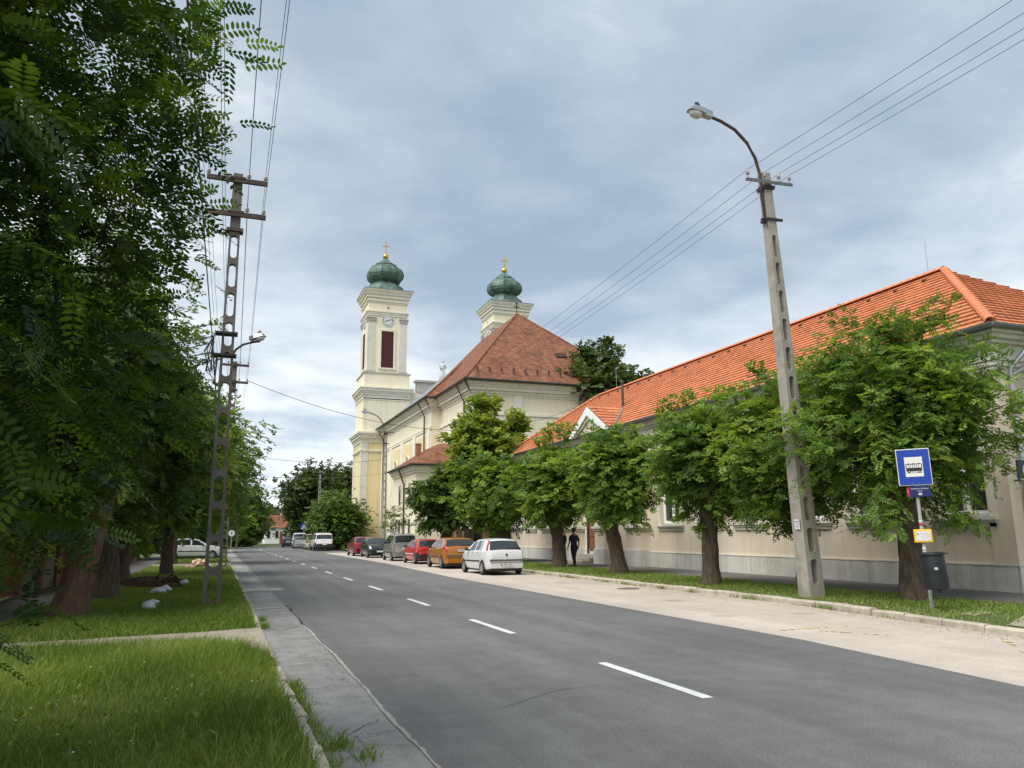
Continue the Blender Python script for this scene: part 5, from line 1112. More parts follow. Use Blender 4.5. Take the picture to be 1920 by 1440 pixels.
tree('tall_tree', (20.0, 52.5, .08), 'slim light green tree beside the taller church tree', None, 20, 4.0, .18, .12, (0, 0, 7.0), (.75, .8, 2.9), 60, 9, 6, .8, .3, 2, .24, .38, 3.5, M['leaf_light'], nbr=12, spread=.22, upb=1.2, ntw=10, shell=.45, core=120)
tree('dark_tree', (32.0, 62.0, .08), 'big dark tree rising behind the orange roof', None, 21, 7.0, .5, .35, (.2, 0, 12.4), (4.5, 4.3, 6.0), 270, 10, 5, 1.0, .4, 2, .30, .42, 4.5, M['leaf_oak'], nbr=20, spread=.5, ntw=0, shell=.5, core=700)
# left side
def near_cut(P):   # flank of the near crown on the street side, and thinning of the part far to the left and behind
    rg = np.random.default_rng(5); fx = np.interp(P[:, 2]-.05, [.4, .9, 1.3, 2, 3.1, 4.9, 8], [1.2, 1.45, 1.75, 2.1, 2.55, 2.72, 2.3])+.22*np.sin(P[:, 1]*3.1+P[:, 2]*4.3)
    ang = np.degrees(np.arctan2(P[:, 0]-2.9, np.maximum(P[:, 1]+5.2, .1)))
    return (P[:, 0] < fx) & (P[:, 1] > -2.3+.9*np.maximum(0, P[:, 0]-1.2)) & ((ang > -23) | (rg.random(len(P)) < .12))
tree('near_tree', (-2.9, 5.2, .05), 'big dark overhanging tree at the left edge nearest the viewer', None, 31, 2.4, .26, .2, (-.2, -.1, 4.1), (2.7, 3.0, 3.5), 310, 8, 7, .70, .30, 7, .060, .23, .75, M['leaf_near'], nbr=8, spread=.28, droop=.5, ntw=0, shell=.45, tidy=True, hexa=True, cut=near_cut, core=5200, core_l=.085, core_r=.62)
tree('left_tree', (-2.75, 18.0, .05), 'leaning reddish-barked tree, nearest of the three left trunks', 'trees along the left verge', 32, 3.0, .30, .24, (-.4, .2, 4.9), (2.2, 2.4, 3.0), 125, 9, 6, .8, .27, 4, .11, .26, 1.7, M['leaf_deep'], M['bark_red'], nbr=12, spread=.32, lean=(.55, .2), shell=.5, core=900)
tree('left_tree', (-2.7, 22.7, .05), 'dark upright tree, middle of the three left trunks', 'trees along the left verge', 33, 3.0, .34, .28, (.1, .1, 4.6), (2.2, 2.4, 2.7), 105, 9, 6, .8, .27, 4, .12, .28, 1.7, M['leaf_deep'], nbr=12, spread=.34, shell=.5, core=800)
tree('left_tree', (-2.85, 28.0, .05), 'tree by the root mound, farthest of the three left trunks', 'trees along the left verge', 34, 2.6, .30, .26, (.5, .2, 4.5), (2.4, 2.6, 2.8), 105, 9, 6, .8, .28, 4, .13, .28, 1.5, M['leaf_row'], nbr=12, spread=.36, shell=.5, core=800)
tree('left_tree', (-1.9, 36.0, .05), 'lighter leaved tree reaching behind the left utility pole', 'trees along the left verge', 35, 3.0, .24, .2, (.2, 0, 4.8), (2.2, 2.8, 3.2), 120, 9, 5, .9, .3, 4, .14, .28, 1.3, M['leaf_row'], nbr=12, spread=.40, shell=.5, core=700)
tree('left_tree', (-2.4, 50.0, .05), 'tree with loose drooping twigs behind the left poles', 'trees along the left verge', 36, 3.0, .26, .2, (1.4, 0, 5.9), (2.8, 3.0, 3.3), 80, 7, 5, 1.1, .3, 3, .18, .3, 2.2, M['leaf_deep'], nbr=14, spread=.6, droop=.6, core=200)
# background trees
BG = 'background trees at the end of the street'
def bgtree(loc, label, seed, th, C, Rad, nc, m, ll=.42, name='far_tree', zmin=.6): return tree(name, loc, label, BG, seed, th, .35, .25, C, Rad, nc, 8, 4, 1.3, .5, 1, ll, .42, zmin, m, nbr=10, spread=.8, ntw=0, core=500, core_l=.5)
bgtree((12.7, 90, .05), 'round green street tree just left of the church tower', 41, 2.4, (0, 0, 3.2), (1.65, 1.8, 1.8), 150, M['leaf_deep'], .26, 'street_tree', .8)
bgtree((15.2, 124, 0), 'large dark tree left of the church tower, tallest of the group', 42, 4, (0, 0, 7.0), (5.0, 5, 5.2), 260, M['leaf_oak'], .42)
bgtree((19.5, 118, 0), 'dark tree half hidden behind the church tower', 43, 4, (0, 0, 6.5), (4.0, 4, 4.8), 160, M['leaf_oak'], .42)
bgtree((16.4, 141, 0), 'lower dark tree left of the large far tree', 44, 3, (0, 0, 5.0), (3.2, 4, 4.2), 140, M['leaf_oak'], .42)
bgtree((3.0, 128, 0), 'rounded tree behind the left bend sign', 45, 3, (0, 0, 4.4), (3.6, 3.5, 3.9), 90, M['leaf_deep'], .42)
bgtree((4.9, 150, 0), 'dense tree right of the left bend beside the far house', 46, 3, (0, 0, 5.0), (2.6, 3, 4.4), 90, M['leaf_deep'], .45)
bgtree((-1.0, 112, 0), 'tree behind the left verge near the bend', 47, 3, (0, 0, 4.2), (3.2, 4, 3.9), 80, M['leaf_row'], .4)
bgtree((-3.5, 84, 0), 'bushy tree beyond the white car on the left', 48, 3, (0, 0, 4.8), (3.6, 4, 4.3), 90, M['leaf_deep'], .36)
bgtree((-5.5, 62, 0), 'bushy tree behind the garden wall on the left', 49, 3, (0, 0, 5.0), (3.2, 4, 4.5), 90, M['leaf_deep'], .32)
bgtree((-8.5, 30, 0), 'dense tree standing behind the garden wall', 50, 3, (0, 0, 4.8), (3.3, 6, 4.4), 120, M['leaf_deep'], .24)
bgtree((-8.0, 16, 0), 'dense dark tree behind the near left trunks', 51, 3, (0, 0, 4.6), (3.0, 5, 4.3), 120, M['leaf_deep'], .2, zmin=.2)
rows = []
for k in range(26):
    x = -60+8*k; arr, _, _ = crown(100+k, (x+random.uniform(-3, 3), 225+random.uniform(-12, 25), 4.5), (7, 6, 5+random.uniform(-1, 2)), 24, 6, 3, 1.6, .6, 1, .9, .45, .5, spread=1.2); rows.append(arr)
setp(obj('far_wood', np_mesh('far_wood', *join_np(rows)), M['leaf_oak']), 'distant belt of trees closing the end of the street', 'wood', kind='stuff')
rows = []
for k in range(7):
    arr, _, _ = crown(140+k, (19.2+.2*k % 2, 51.5+1.5*k, 1.3), (.8, 1.0, 1.3), 14, 6, 4, .5, .25, 2, .14, .34, .2, spread=.3); rows.append(arr)
HG = empty('hedge', (19, 51, .05), 'dark hedge behind the churchyard fence', 'hedge'); obj('foliage', np_mesh('foliage', *join_np(rows)), M['leaf_deep'], HG, world_coords=False).location = (-19, -51, 0)
b = MB()
for k in range(7): b.tube([(0+.2*(k % 2), .5+1.5*k, -.1), (.1, .5+1.5*k, 1.4)], [.05, .02], 6)
obj('stems', b, M['bark'], HG, world_coords=False)

# ================================================================== cars
def lerp_list(pts, s):
    xs = [p[0] for p in pts]; return float(np.interp(s, xs, [p[1] for p in pts]))
class Car:
    """lofted body; s runs 0 (tail) to 1 (nose); t runs 0 (sill) to 8 (roof centre line)"""
    def __init__(c, L, Wd, H, top, belt, plan=None, tumble=.2, zb=.22):
        c.L, c.W, c.H, c.top, c.belt, c.tumble, c.zb = L, Wd, H, top, belt, tumble, zb
        c.plan = plan or [(0, .80), (.012, .87), (.04, .94), (.11, .985), (.22, 1), (.78, 1), (.90, .965), (.96, .90), (.985, .83), (1, .74)]
    def sec(c, s):
        hw = c.W/2*lerp_list(c.plan, s); zb = c.zb+.07*max(0, (s-.9)/.1)+.05*max(0, (.08-s)/.08); zt = lerp_list(c.top, s); zl = lerp_list(c.belt, s)
        if zt > zl+.02:
            g = (zt-zl)/(c.H-zl); wt = hw*(1-.05-c.tumble*min(1, g)); k = min(1, g*3)
            pts = [(hw*.93, zb), (hw*.985, zb+.10), (hw, zb+.5*(zl-zb)), (hw*.99, zl-.07), (hw*.965, zl), (wt+.012, zl+(zt-zl)*(1-.09*k)), (wt-.05*k-.01, zt-.008), (wt*.5, zt+.012), (0, zt+.018)]
        else:
            h = max(zt-zb, .1)
            pts = [(hw*.93, zb), (hw*.985, zb+.10 if h > .2 else zb+h*.3), (hw, zb+.5*h), (hw*.99, zb+.82*h), (hw*.965, zb+.93*h), (hw*.93, zb+.98*h), (hw*.85, zt), (hw*.45, zt+.015), (0, zt+.02)]
        return pts
    def P(c, s, t, side=1, off=0.0):
        p = c.sec(min(max(s, 0), 1)); i = min(int(t), 7); f = t-i; x = p[i][0]*(1-f)+p[i+1][0]*f; z = p[i][1]*(1-f)+p[i+1][1]*f
        y = (s-.5)*c.L
        return Vector((x*side, y, z))
    def patch(c, s0, s1, s2, s3, t0, t1, ns=6, nt=3, off=.006, sides=(1,), b=None):
        """quad patch: s0..s1 along the lower edge (t0), s3..s2 along the upper edge (t1)"""
        b = b or MB()
        for sd in sides:
            pts = []
            for j in range(nt+1):
                v = j/nt
                for i in range(ns+1):
                    u = i/ns; s = (s0*(1-u)+s1*u)*(1-v)+(s3*(1-u)+s2*u)*v; t = t0+(t1-t0)*v
                    e = 1e-3; p = c.P(s, t, sd); n = (c.P(s+e, t, sd)-c.P(s-e, t, sd)).cross(c.P(s, min(t+.05, 8), sd)-c.P(s, t-.05, sd))
                    if n.length < 1e-9: n = Vector((0, 0, 1))
                    n.normalize()
                    if n.dot(Vector((p.x, 0, p.z-.5))) < 0 and abs(p.x) > .01 and t < 5.0: n = -n
                    if t >= 5.0 and n.z < 0: n = -n
                    pts.append(p+n*off)
            w = ns+1; f = [(j*w+i, j*w+i+1, (j+1)*w+i+1, (j+1)*w+i) for j in range(nt) for i in range(ns)]
            b.add(pts, f if sd > 0 else [q[::-1] for q in f])
        return b
    def across(c, s0, s1, t0, n=5, m=8, off=.006, tl=None):
        """panel wrapping over the centre line between t0 on both sides (windscreen, tailgate glass)"""
        b = MB(); rows = []
        for j in range(n+1):
            s = s0+(s1-s0)*j/n; tt = t0 if tl is None else t0+(tl-t0)*j/n; row = []
            ts = [tt+(8-tt)*i/m for i in range(m+1)]
            q = [(t_, 1) for t_ in ts]+[(t_, -1) for t_ in ts[::-1][1:]]
            for t_, sd in q:
                e = 1e-3; p = c.P(s, t_, sd); d = c.P(s+e, 8)-c.P(s-e, 8); nn = Vector((0, -d.z, d.y)).normalized()
                if nn.z < 0: nn = -nn
                row.append(p+nn*off)
            rows.append(row)
        w = len(rows[0]); b.add([p for r in rows for p in r], [(j*w+i, (j+1)*w+i, (j+1)*w+i+1, j*w+i+1) for j in range(n) for i in range(w-1)]); return b
    def body(c, stations=None):
        st = sorted(set([0, 1]+[p[0] for p in c.top]+[p[0] for p in c.plan]+[i/36 for i in range(37)])); b = MB(); rings = []
        for s in st:
            r = c.sec(s); y = (s-.5)*c.L; ring = [(x, y, z) for x, z in r]+[(-x, y, z) for x, z in r[::-1][1:]]; rings.append(ring)
        n = len(rings[0]); b.add([p for r in rings for p in r], [(i*n+k, (i+1)*n+k, (i+1)*n+k+1, i*n+k+1) for i in range(len(st)-1) for k in range(n-1)]+[(i*n+n-1, (i+1)*n+n-1, (i+1)*n, i*n) for i in range(len(st)-1)]+[tuple(range(n)), tuple(range((len(st)-1)*n, len(st)*n))[::-1]]); return b
    def shell(c, s0, s1, t0, t1, grow, endy, n=5):
        """bumper: hull band between t0 and t1 from s0 to s1, pushed out; closed across the end at offset endy"""
        b = MB(); rows = []; ss = [s0+(s1-s0)*i/n for i in range(n+1)]; ts = [t0+(t1-t0)*i/3 for i in range(4)]
        for k, s in enumerate(ss):
            R_ = [c.P(s, t, 1) for t in ts]; row = [Vector((p.x+grow, p.y+(endy if k == 0 else 0), p.z)) for p in R_]
            row += [Vector((-p.x, p.y, p.z)) for p in row[::-1]]; rows.append(row)
        w = len(rows[0]); b.add([p for r in rows for p in r], [(j*w+i, (j+1)*w+i, (j+1)*w+i+1, j*w+i+1) for j in range(n) for i in range(w) if i != w-1 and i != 3]+[tuple(range(w))])
        # close the band across the end with a flat top
        return b
WHEEL = {}
def wheel(root, x, y, r, side, rim):
    key = (round(r, 3), side, rim)
    if key not in WHEEL:
        tb = MB().lathe([(r*.62, -.09), (r*.93, -.095), (r, -.07), (r, .03), (r*.95, .055), (r*.72, .058), (r*.66, .048)], 24, (0, 0, 0), 0, 'x'); tm_ = tb.mesh('tyre'); tm_.materials.append(M['rubber'])
        rbm = MB().lathe([(r*.66, .04), (r*.67, .054), (r*.62, .052), (r*.60, .044), (r*.2, .045)], 24, (0, 0, 0), 0, 'x'); hub = MB().lathe([(r*.15, .03), (r*.15, .056), (r*.06, .058)], 12, (0, 0, 0), 0, 'x')
        rbm.add(hub.v, hub.f); ns = 7 if rim == 'alloy' else 10
        for k in range(ns):
            a = 2*math.pi*k/ns; rbm.add([(.053, p[0]*math.cos(a)-p[1]*math.sin(a), p[0]*math.sin(a)+p[1]*math.cos(a)) for p in ((r*.12, -.03), (r*.6, -.022), (r*.6, .022), (r*.12, .03))]+[(.03, p[0]*math.cos(a)-p[1]*math.sin(a), p[0]*math.sin(a)+p[1]*math.cos(a)) for p in ((r*.12, -.03), (r*.6, -.022), (r*.6, .022), (r*.12, .03))], [(0, 1, 2, 3), (0, 4, 5, 1), (2, 6, 7, 3)])
        if side < 0:
            tb.v = [(-p[0], p[1], p[2]) for p in tb.v]; tm_ = tb.mesh('tyre'); tm_.materials.append(M['rubber']); rbm.v = [(-p[0], p[1], p[2]) for p in rbm.v]
        rm = rbm.mesh('rim'); rm.materials.append(M['alloy']); tm_.polygons.foreach_set('use_smooth', [True]*len(tm_.polygons)); WHEEL[key] = (tm_, rm)
    tm_, rm = WHEEL[key]; o = link(bpy.data.objects.new('wheel', tm_), root); o.location = (x, y, r); link(bpy.data.objects.new('rim', rm), o); return o
def car(name, loc, rz, label, kind, P, group='cars parked along the right side'):
    c = Car(P['L'], P['W'], P['H'], P['top'], P['belt'], P.get('plan'), P.get('tumble', .2), P.get('zb', .22)); pm = P['paint']
    root = empty(name, loc, label, kind, group, rz=rz); A = dict(parent=root, world_coords=False)
    body = obj('body', c.body(), pm, smooth=32, **A)
    r = P.get('r', .29); hw = c.W/2
    for s in (P['wr'], P['wf']):
        y = (s-.5)*c.L
        for sd in (-1, 1):
            n = 18; w = hw*lerp_list(c.plan, s)+.002
            obj('wheel_arch', MB().add([(sd*w, y+(r+.05)*math.cos(a), max(r+(r+.05)*math.sin(a), c.zb-.03)) for a in [math.pi*2*k/n for k in range(n)]]+[(sd*(w-.03), y+(r+.05)*math.cos(a), max(r+(r+.05)*math.sin(a), c.zb-.03)) for a in [math.pi*2*k/n for k in range(n)]], [tuple(range(n))]+[(k, (k+1) % n, n+(k+1) % n, n+k) for k in range(n)]), M['black_plastic'], **A)
            wheel(root, sd*(hw*lerp_list(c.plan, s)-.04), y, r, sd, P.get('rim', 'alloy'))
    obj('underbody', MB().box(-hw*.86, hw*.86, -c.L*.46, c.L*.46, .15, c.zb+.03), M['black_plastic'], **A)
    # side glass
    for (a0, a1, b1, b0) in P['side']:
        for sd in (-1, 1):
            w = obj('side_window', c.patch(a0, a1, b1, b0, 4.10, 4.93, 6, 3, .005, (sd,)), M['glass'], smooth=60, **A)
    g = obj('rear_window', c.across(*P['rear']), M['glass'], smooth=60, **A)
    g2 = obj('windscreen', c.across(*P['front']), M['glass'], smooth=60, **A)
    for s in P.get('seams', ()):
        for sd in (-1, 1): obj('door_seam', c.patch(s-.0014, s+.0014, s+.0014, s-.0014, .6, 4.0, 1, 6, .003, (sd,)), M['black_plastic'], **A)
    for s in P.get('handles', ()):
        for sd in (-1, 1): obj('door_handle', c.patch(s-.014, s+.014, s+.014, s-.014, 3.0, 3.3, 1, 1, .022, (sd,)), P.get('handle_mat', M['black_plastic']), **A)
    if 'strip' in P:
        a, e_, t_ = P['strip']
        for sd in (-1, 1): obj('rub_strip', c.patch(a, e_, e_, a, t_, t_+.22, 6, 1, .012, (sd,)), P.get('strip_mat', M['black_plastic']), **A)
    for (s0, s1, s2, s3, t0, t1, m_, nm_) in P.get('lights', ()):
        for sd in (-1, 1): obj(nm_, c.patch(s0, s1, s2, s3, t0, t1, 4, 4, .010, (sd,)), m_, smooth=60, **A)
    # bumpers
    bm = P.get('bumper', pm)
    obj('rear_bumper', c.shell(.004, .10, .2, P.get('bt', 2.3), .012, -.05), bm, smooth=35, **A)
    obj('front_bumper', c.shell(.996, .90, .2, 2.3, .012, .05), P.get('fbumper', bm), smooth=35, **A)
    zr = P.get('bz', .5)
    obj('bumper_top', MB().box(-hw*.80, hw*.80, -c.L/2-.044, -c.L/2+.1, zr-.035, zr), P.get('btop', bm), **A)
    if P.get('bstrip'): obj('bumper_strip', MB().box(-hw*.86, hw*.86, -c.L/2-.056, -c.L/2+.02, zr-.01, zr+.07), M['grey_plastic'], bevel=.01, **A)
    pz = P.get('plate_z', .42); py = P.get('plate_y', -c.L/2-.056)
    pl_ = obj('number_plate', MB().box(-.26, .26, py-.012, py, pz, pz+.11), M['signwhite'], **A); obj('plate_band', MB().box(-.26, -.22, py-.0135, py-.0121, pz+.002, pz+.108), M['blue'], pl_, world_coords=False)
    if P.get('plate'): text(P['plate'], .105, M['ink'], pl_, (.02, py-.0145, pz+.055), 'plate_lettering')
    pf = c.L/2+.056
    obj('front_plate', MB().box(-.26, .26, pf, pf+.012, .40, .51), M['signwhite'], **A)
    # mirrors
    ms = P.get('mirror', .66)
    for sd in (-1, 1):
        q = c.P(ms, 4.15, sd); obj('wing_mirror', MB().add([(q.x+sd*(-.02), q.y-.05, q.z-.01), (q.x+sd*.19, q.y-.06, q.z+.0), (q.x+sd*.19, q.y+.05, q.z+.02), (q.x-sd*.02, q.y+.06, q.z), (q.x+sd*.02, q.y-.06, q.z+.05), (q.x+sd*.18, q.y-.07, q.z+.14), (q.x+sd*.16, q.y+.03, q.z+.14), (q.x+sd*.02, q.y+.03, q.z+.05)], [(0, 1, 2, 3), (4, 5, 6, 7), (0, 1, 5, 4), (1, 2, 6, 5), (2, 3, 7, 6), (3, 0, 4, 7)]), P.get('mirror_mat', M['black_plastic']), **A)
    q = c.P(P['rear'][0]+.004, 8); q2 = c.P(P['rear'][0]+(P['rear'][1]-P['rear'][0])*.3, 7.0)
    if P.get('wiper', True): obj('rear_wiper', MB().tube([q+Vector((0, -.03, .01)), c.P(P['rear'][0]+.012, 6.8)+Vector((0, -.03, .03)), c.P(P['rear'][0]+.016, 6.0)+Vector((0, -.02, .03))], .012, 5), M['black_plastic'], **A)
    a = c.P(.30, 8); 
    if P.get('antenna', True): obj('aerial', MB().tube([a, a+Vector((0, -.12, .16))], .006, 5), M['black_plastic'], **A)
    if P.get('emblem'): obj('emblem', MB().add([(.055*math.cos(2*math.pi*k/14), -c.L/2+P['emblem'][0], P['emblem'][1]+.05*math.sin(2*math.pi*k/14)) for k in range(14)], [tuple(range(14))]), P['emblem'][2], **A)
    ex = obj('exhaust', MB().tube([(-hw*.55, -c.L/2+.25, .21), (-hw*.55, -c.L/2-.01, .20)], .03, 8), M['rust'], **A)
    if P.get('rails'):
        for sd in (-1, 1):
            pts = [c.P(s, 6.1, sd)+Vector((0, 0, .0 if i in (0, 4) else .07)) for i, s in enumerate((.16, .2, .35, .5, .56))]; obj('roof_rail', MB().tube(pts, .016, 6), M['dark'], **A)
    return root, c
TL, HL, BP, GP = M['taillight'], M['headlight'], M['black_plastic'], M['grey_plastic']
# white five-door hatchback (tall lamps beside the rear window)
corsa = dict(L=3.82, W=1.66, H=1.44, paint=M['p_white'], wr=.185, wf=.835, r=.285,
    top=[(0, .60), (.006, .62), (.012, .90), (.022, .97), (.118, 1.35), (.155, 1.405), (.35, 1.44), (.52, 1.41), (.60, 1.32), (.74, 1.01), (.78, .97), (.93, .80), (.985, .62), (1, .50)],
    belt=[(0, .96), (.2, .95), (.5, .92), (.75, .90), (1, .85)], side=[(.25, .28, .272, .255), (.30, .445, .435, .315), (.475, .70, .575, .475)], tumble=.27, rear=(.027, .116, 5.80, 5, 8, .009, 5.6), front=(.725, .595, 5.4, 5, 8, .006, 5.3),
    seams=(.29, .462, .70), handles=(.33, .50), strip=(.26, .80, 1.75), lights=[(.015, .085, .185, .118, 4.1, 5.75, TL, 'tail_light'), (.945, .985, .97, .93, 3.6, 6.6, HL, 'headlight')], bstrip=True, bz=.56, plate_z=.36, plate='HRL-434', emblem=(-.012, .80, M['dark']), mirror=.665)
car('hatchback', (10.98, 31.75, 0), 0, 'white five-door hatchback, nearest of the parked cars', 'car', corsa)
# orange three-door
p207 = dict(L=4.03, W=1.75, H=1.47, paint=M['p_orange'], wr=.175, wf=.80, r=.305, top=[(0, .62), (.008, .66), (.02, .92), (.035, 1.03), (.13, 1.38), (.17, 1.43), (.38, 1.47), (.50, 1.44), (.60, 1.33), (.76, 1.02), (.80, .97), (.92, .82), (.98, .64), (1, .52)],
    belt=[(0, 1.0), (.15, 1.02), (.35, .96), (.7, .91), (1, .85)], side=[(.22, .45, .445, .27), (.475, .72, .575, .475)], rear=(.042, .128, 5.55, 5, 8, .007, 5.4), front=(.75, .595, 5.4, 5, 8, .006, 5.3), seams=(.46, .715), handles=(.49,), handle_mat=M['p_orange'], strip=(.28, .70, 1.8), strip_mat=M['brown_metal'],
    lights=[(.010, .11, .085, .022, 3.2, 5.2, TL, 'tail_light'), (.90, .975, .95, .84, 3.6, 6.4, HL, 'headlight')], bz=.60, plate_z=.80, plate_y=-1.995, plate='KTZ-630', bstrip=True, emblem=(.06, 1.0, M['alloy']), tumble=.22)
car('hatchback', (11.12, 38.35, 0), R(-1), 'orange three-door hatchback parked behind the white hatchback', 'car', p207)
swift = dict(L=3.75, W=1.59, H=1.36, paint=M['p_red'], wr=.18, wf=.81, r=.275, top=[(0, .60), (.008, .62), (.014, .88), (.024, .93), (.095, 1.30), (.13, 1.335), (.4, 1.36), (.53, 1.33), (.61, 1.24), (.73, .95), (.77, .92), (.94, .78), (.985, .62), (1, .5)],
    belt=[(0, .90), (.3, .88), (.75, .87), (1, .8)], side=[(.19, .28, .268, .215), (.305, .445, .44, .31), (.475, .69, .58, .475)], rear=(.027, .092, 5.5, 5, 8, .007, 5.35), front=(.715, .605, 5.4, 5, 8, .006, 5.3), seams=(.293, .46, .69), handles=(.33, .50), strip=(.25, .78, 1.9), strip_mat=M['p_white'],
    lights=[(.004, .04, .05, .012, 2.5, 4.0, TL, 'tail_light'), (.945, .985, .97, .93, 3.6, 6.4, HL, 'headlight')], bumper=BP, bz=.56, plate_z=.62, plate_y=-1.868, tumble=.2)
car('hatchback', (11.25, 44.8, 0), R(1), 'bright red small hatchback with black rear bumper', 'car', swift)
wagon = dict(L=3.5, W=1.61, H=1.68, paint=M['p_silver'], wr=.16, wf=.83, r=.28, top=[(0, .62), (.006, .65), (.012, 1.0), (.018, 1.08), (.055, 1.58), (.085, 1.64), (.4, 1.68), (.57, 1.65), (.65, 1.54), (.79, 1.10), (.82, 1.06), (.95, .88), (.985, .70), (1, .52)],
    belt=[(0, 1.04), (.4, 1.02), (.8, 1.0), (1, .9)], side=[(.13, .26, .255, .15), (.29, .455, .45, .295), (.485, .74, .635, .485)], rear=(.022, .053, 5.5, 5, 8, .007, 5.35), front=(.775, .645, 5.4, 5, 8, .006, 5.3), seams=(.275, .47, .74), handles=(.32, .51), handle_mat=M['p_silver'], strip=(.26, .76, 1.6), lights=[(.004, .03, .035, .012, 2.9, 4.1, TL, 'tail_light'), (.95, .985, .97, .92, 3.6, 6.4, HL, 'headlight')], bz=.55, rails=True, plate_z=.70, plate_y=-1.745, tumble=.14)
car('estate_car', (11.15, 50.55, 0), 0, 'tall silver wagon with black roof rails', 'car', wagon)
clio = dict(L=3.95, W=1.66, H=1.42, paint=M['p_black'], wr=.175, wf=.815, r=.285, top=[(0, .60), (.01, .64), (.02, .9), (.04, .97), (.12, 1.34), (.16, 1.385), (.38, 1.42), (.52, 1.39), (.60, 1.30), (.755, .98), (.79, .94), (.93, .82), (.985, .66), (1, .55)],
    belt=[(0, .95), (.4, .93), (.76, .91), (1, .85)], side=[(.22, .30, .295, .25), (.32, .455, .45, .325), (.48, .72, .585, .48)], rear=(.045, .117, 5.5, 5, 8, .007, 5.35), front=(.748, .597, 5.4, 5, 8, .006, 5.3), seams=(.31, .468, .715), handles=(.34, .51), handle_mat=M['p_black'], strip=(.26, .78, 1.8), lights=[(.012, .08, .07, .02, 3.2, 5.0, TL, 'tail_light'), (.925, .985, .975, .91, 3.3, 5.9, HL, 'headlight')], bz=.58, plate_z=.6, plate_y=-1.965)
rt, cc = car('hatchback', (11.05, 58.4, 0), math.pi, 'black hatchback facing the viewer between silver and red cars', 'car', clio)
obj('grille', MB().box(-.42, .42, cc.L/2+.0, cc.L/2+.062, .56, .66), M['dark'], rt, world_coords=False, bevel=.01); obj('badge', MB().prism([(-.05, .70), (0, .63), (.05, .70), (0, .77)], cc.L/2-.02, cc.L/2+.012, 'y'), M['alloy'], rt, world_coords=False)
p307 = dict(p207); p307.update(paint=M['p_dred'], handle_mat=M['p_dred'], plate=None, L=4.1, side=[(.22, .30, .295, .26), (.32, .455, .45, .325), (.48, .72, .585, .48)], seams=(.31, .468, .715))
p307.pop('strip')
car('hatchback', (10.95, 63.9, 0), 0, 'dark red hatchback, farthest in the near parked row', 'car', p307)
pick = dict(L=5.25, W=1.95, H=1.88, paint=M['p_white'], wr=.22, wf=.80, r=.37, zb=.42, top=[(0, .78), (.005, .82), (.010, 1.12), (.016, 1.18), (.055, 1.72), (.07, 1.80), (.35, 1.88), (.52, 1.85), (.58, 1.76), (.70, 1.24), (.73, 1.18), (.94, 1.05), (.985, .85), (1, .7)],
    belt=[(0, 1.14), (.5, 1.14), (.72, 1.12), (1, 1.0)], side=[(.06, .28, .28, .085), (.33, .45, .445, .335), (.475, .66, .575, .475)], rear=(.019, .052, 5.5, 5, 8, .007, 5.35), front=(.69, .575, 5.4, 5, 8, .006, 5.3), seams=(.31, .462, .665), handles=(.35, .50), lights=[(.003, .014, .014, .010, 2.7, 4.2, TL, 'tail_light'), (.945, .985, .97, .93, 3.6, 6.4, HL, 'headlight')], bumper=BP, bz=.74, plate_z=.62, tumble=.13, rails=True, emblem=(-.004, 1.05, M['alloy']))
car('pickup_truck', (10.55, 86.9, 0), 0, 'white pickup with canopy and dark rear window', 'pickup', pick, 'cars parked farther down the street')
suv = dict(wagon); suv.update(paint=M['p_beige'], handle_mat=M['p_beige'], L=4.2, W=1.75, H=1.78, rails=False, top=[(s, z*1.06) for s, z in wagon['top']], belt=[(s, z*1.05) for s, z in wagon['belt']], plate_y=-2.1)
car('minivan', (10.45, 94.6, 0), 0, 'beige minivan half hidden behind the white pickup', 'van', suv, 'cars parked farther down the street')
sed = dict(clio); sed.update(paint=M['p_cgrey'], handle_mat=M['p_cgrey'], L=4.4, W=1.74, H=1.45, top=[(0, .62), (.01, .70), (.02, .95), (.05, 1.02), (.15, 1.06), (.30, 1.38), (.36, 1.43), (.45, 1.45), (.54, 1.42), (.62, 1.32), (.755, 1.0), (.79, .96), (.93, .82), (.985, .66), (1, .55)], rear=(.16, .295, 5.5, 5, 8, .007, 5.35), side=[(.28, .45, .44, .345), (.48, .72, .60, .48)], wiper=False, plate_y=-2.19, plate_z=.72)
car('saloon_car', (9.75, 101.5, 0), R(-2), 'silver grey saloon between the beige minivan and white van', 'car', sed, 'cars parked farther down the street')
van = dict(wagon); van.update(paint=M['p_white'], handle_mat=M['p_white'], L=4.8, W=1.9, H=1.95, rails=False, top=[(s, z*1.16) for s, z in wagon['top']], belt=[(s, z*1.15) for s, z in wagon['belt']], plate_y=-2.4, side=[wagon['side'][2]], seams=(.47, .74))
car('panel_van', (10.35, 109.5, 0), R(-4), 'white panel van, tallest in the far parked group', 'van', van, 'cars parked farther down the street')
sedb = dict(sed); sedb.update(paint=M['p_black'], handle_mat=M['p_black'])
car('saloon_car', (9.45, 114.5, 0), R(-8), 'black saloon, farthest left of the parked row', 'car', sedb, 'cars parked farther down the street')
sedc = dict(corsa); sedc.update(paint=M['p_cgrey'], plate=None)
car('hatchback', (5.0, 147.0, 0), R(-82), 'pale grey hatchback seen side-on at the far bend', 'car', sedc, 'cars across the far end')
sedd = dict(clio); sedd.update(paint=M['p_white'], handle_mat=M['p_white'])
car('hatchback', (-1.55, 59.5, .07), R(-90), 'white car parked side-on behind the left utility pole', 'car', sedd, 'cars on the left verge')

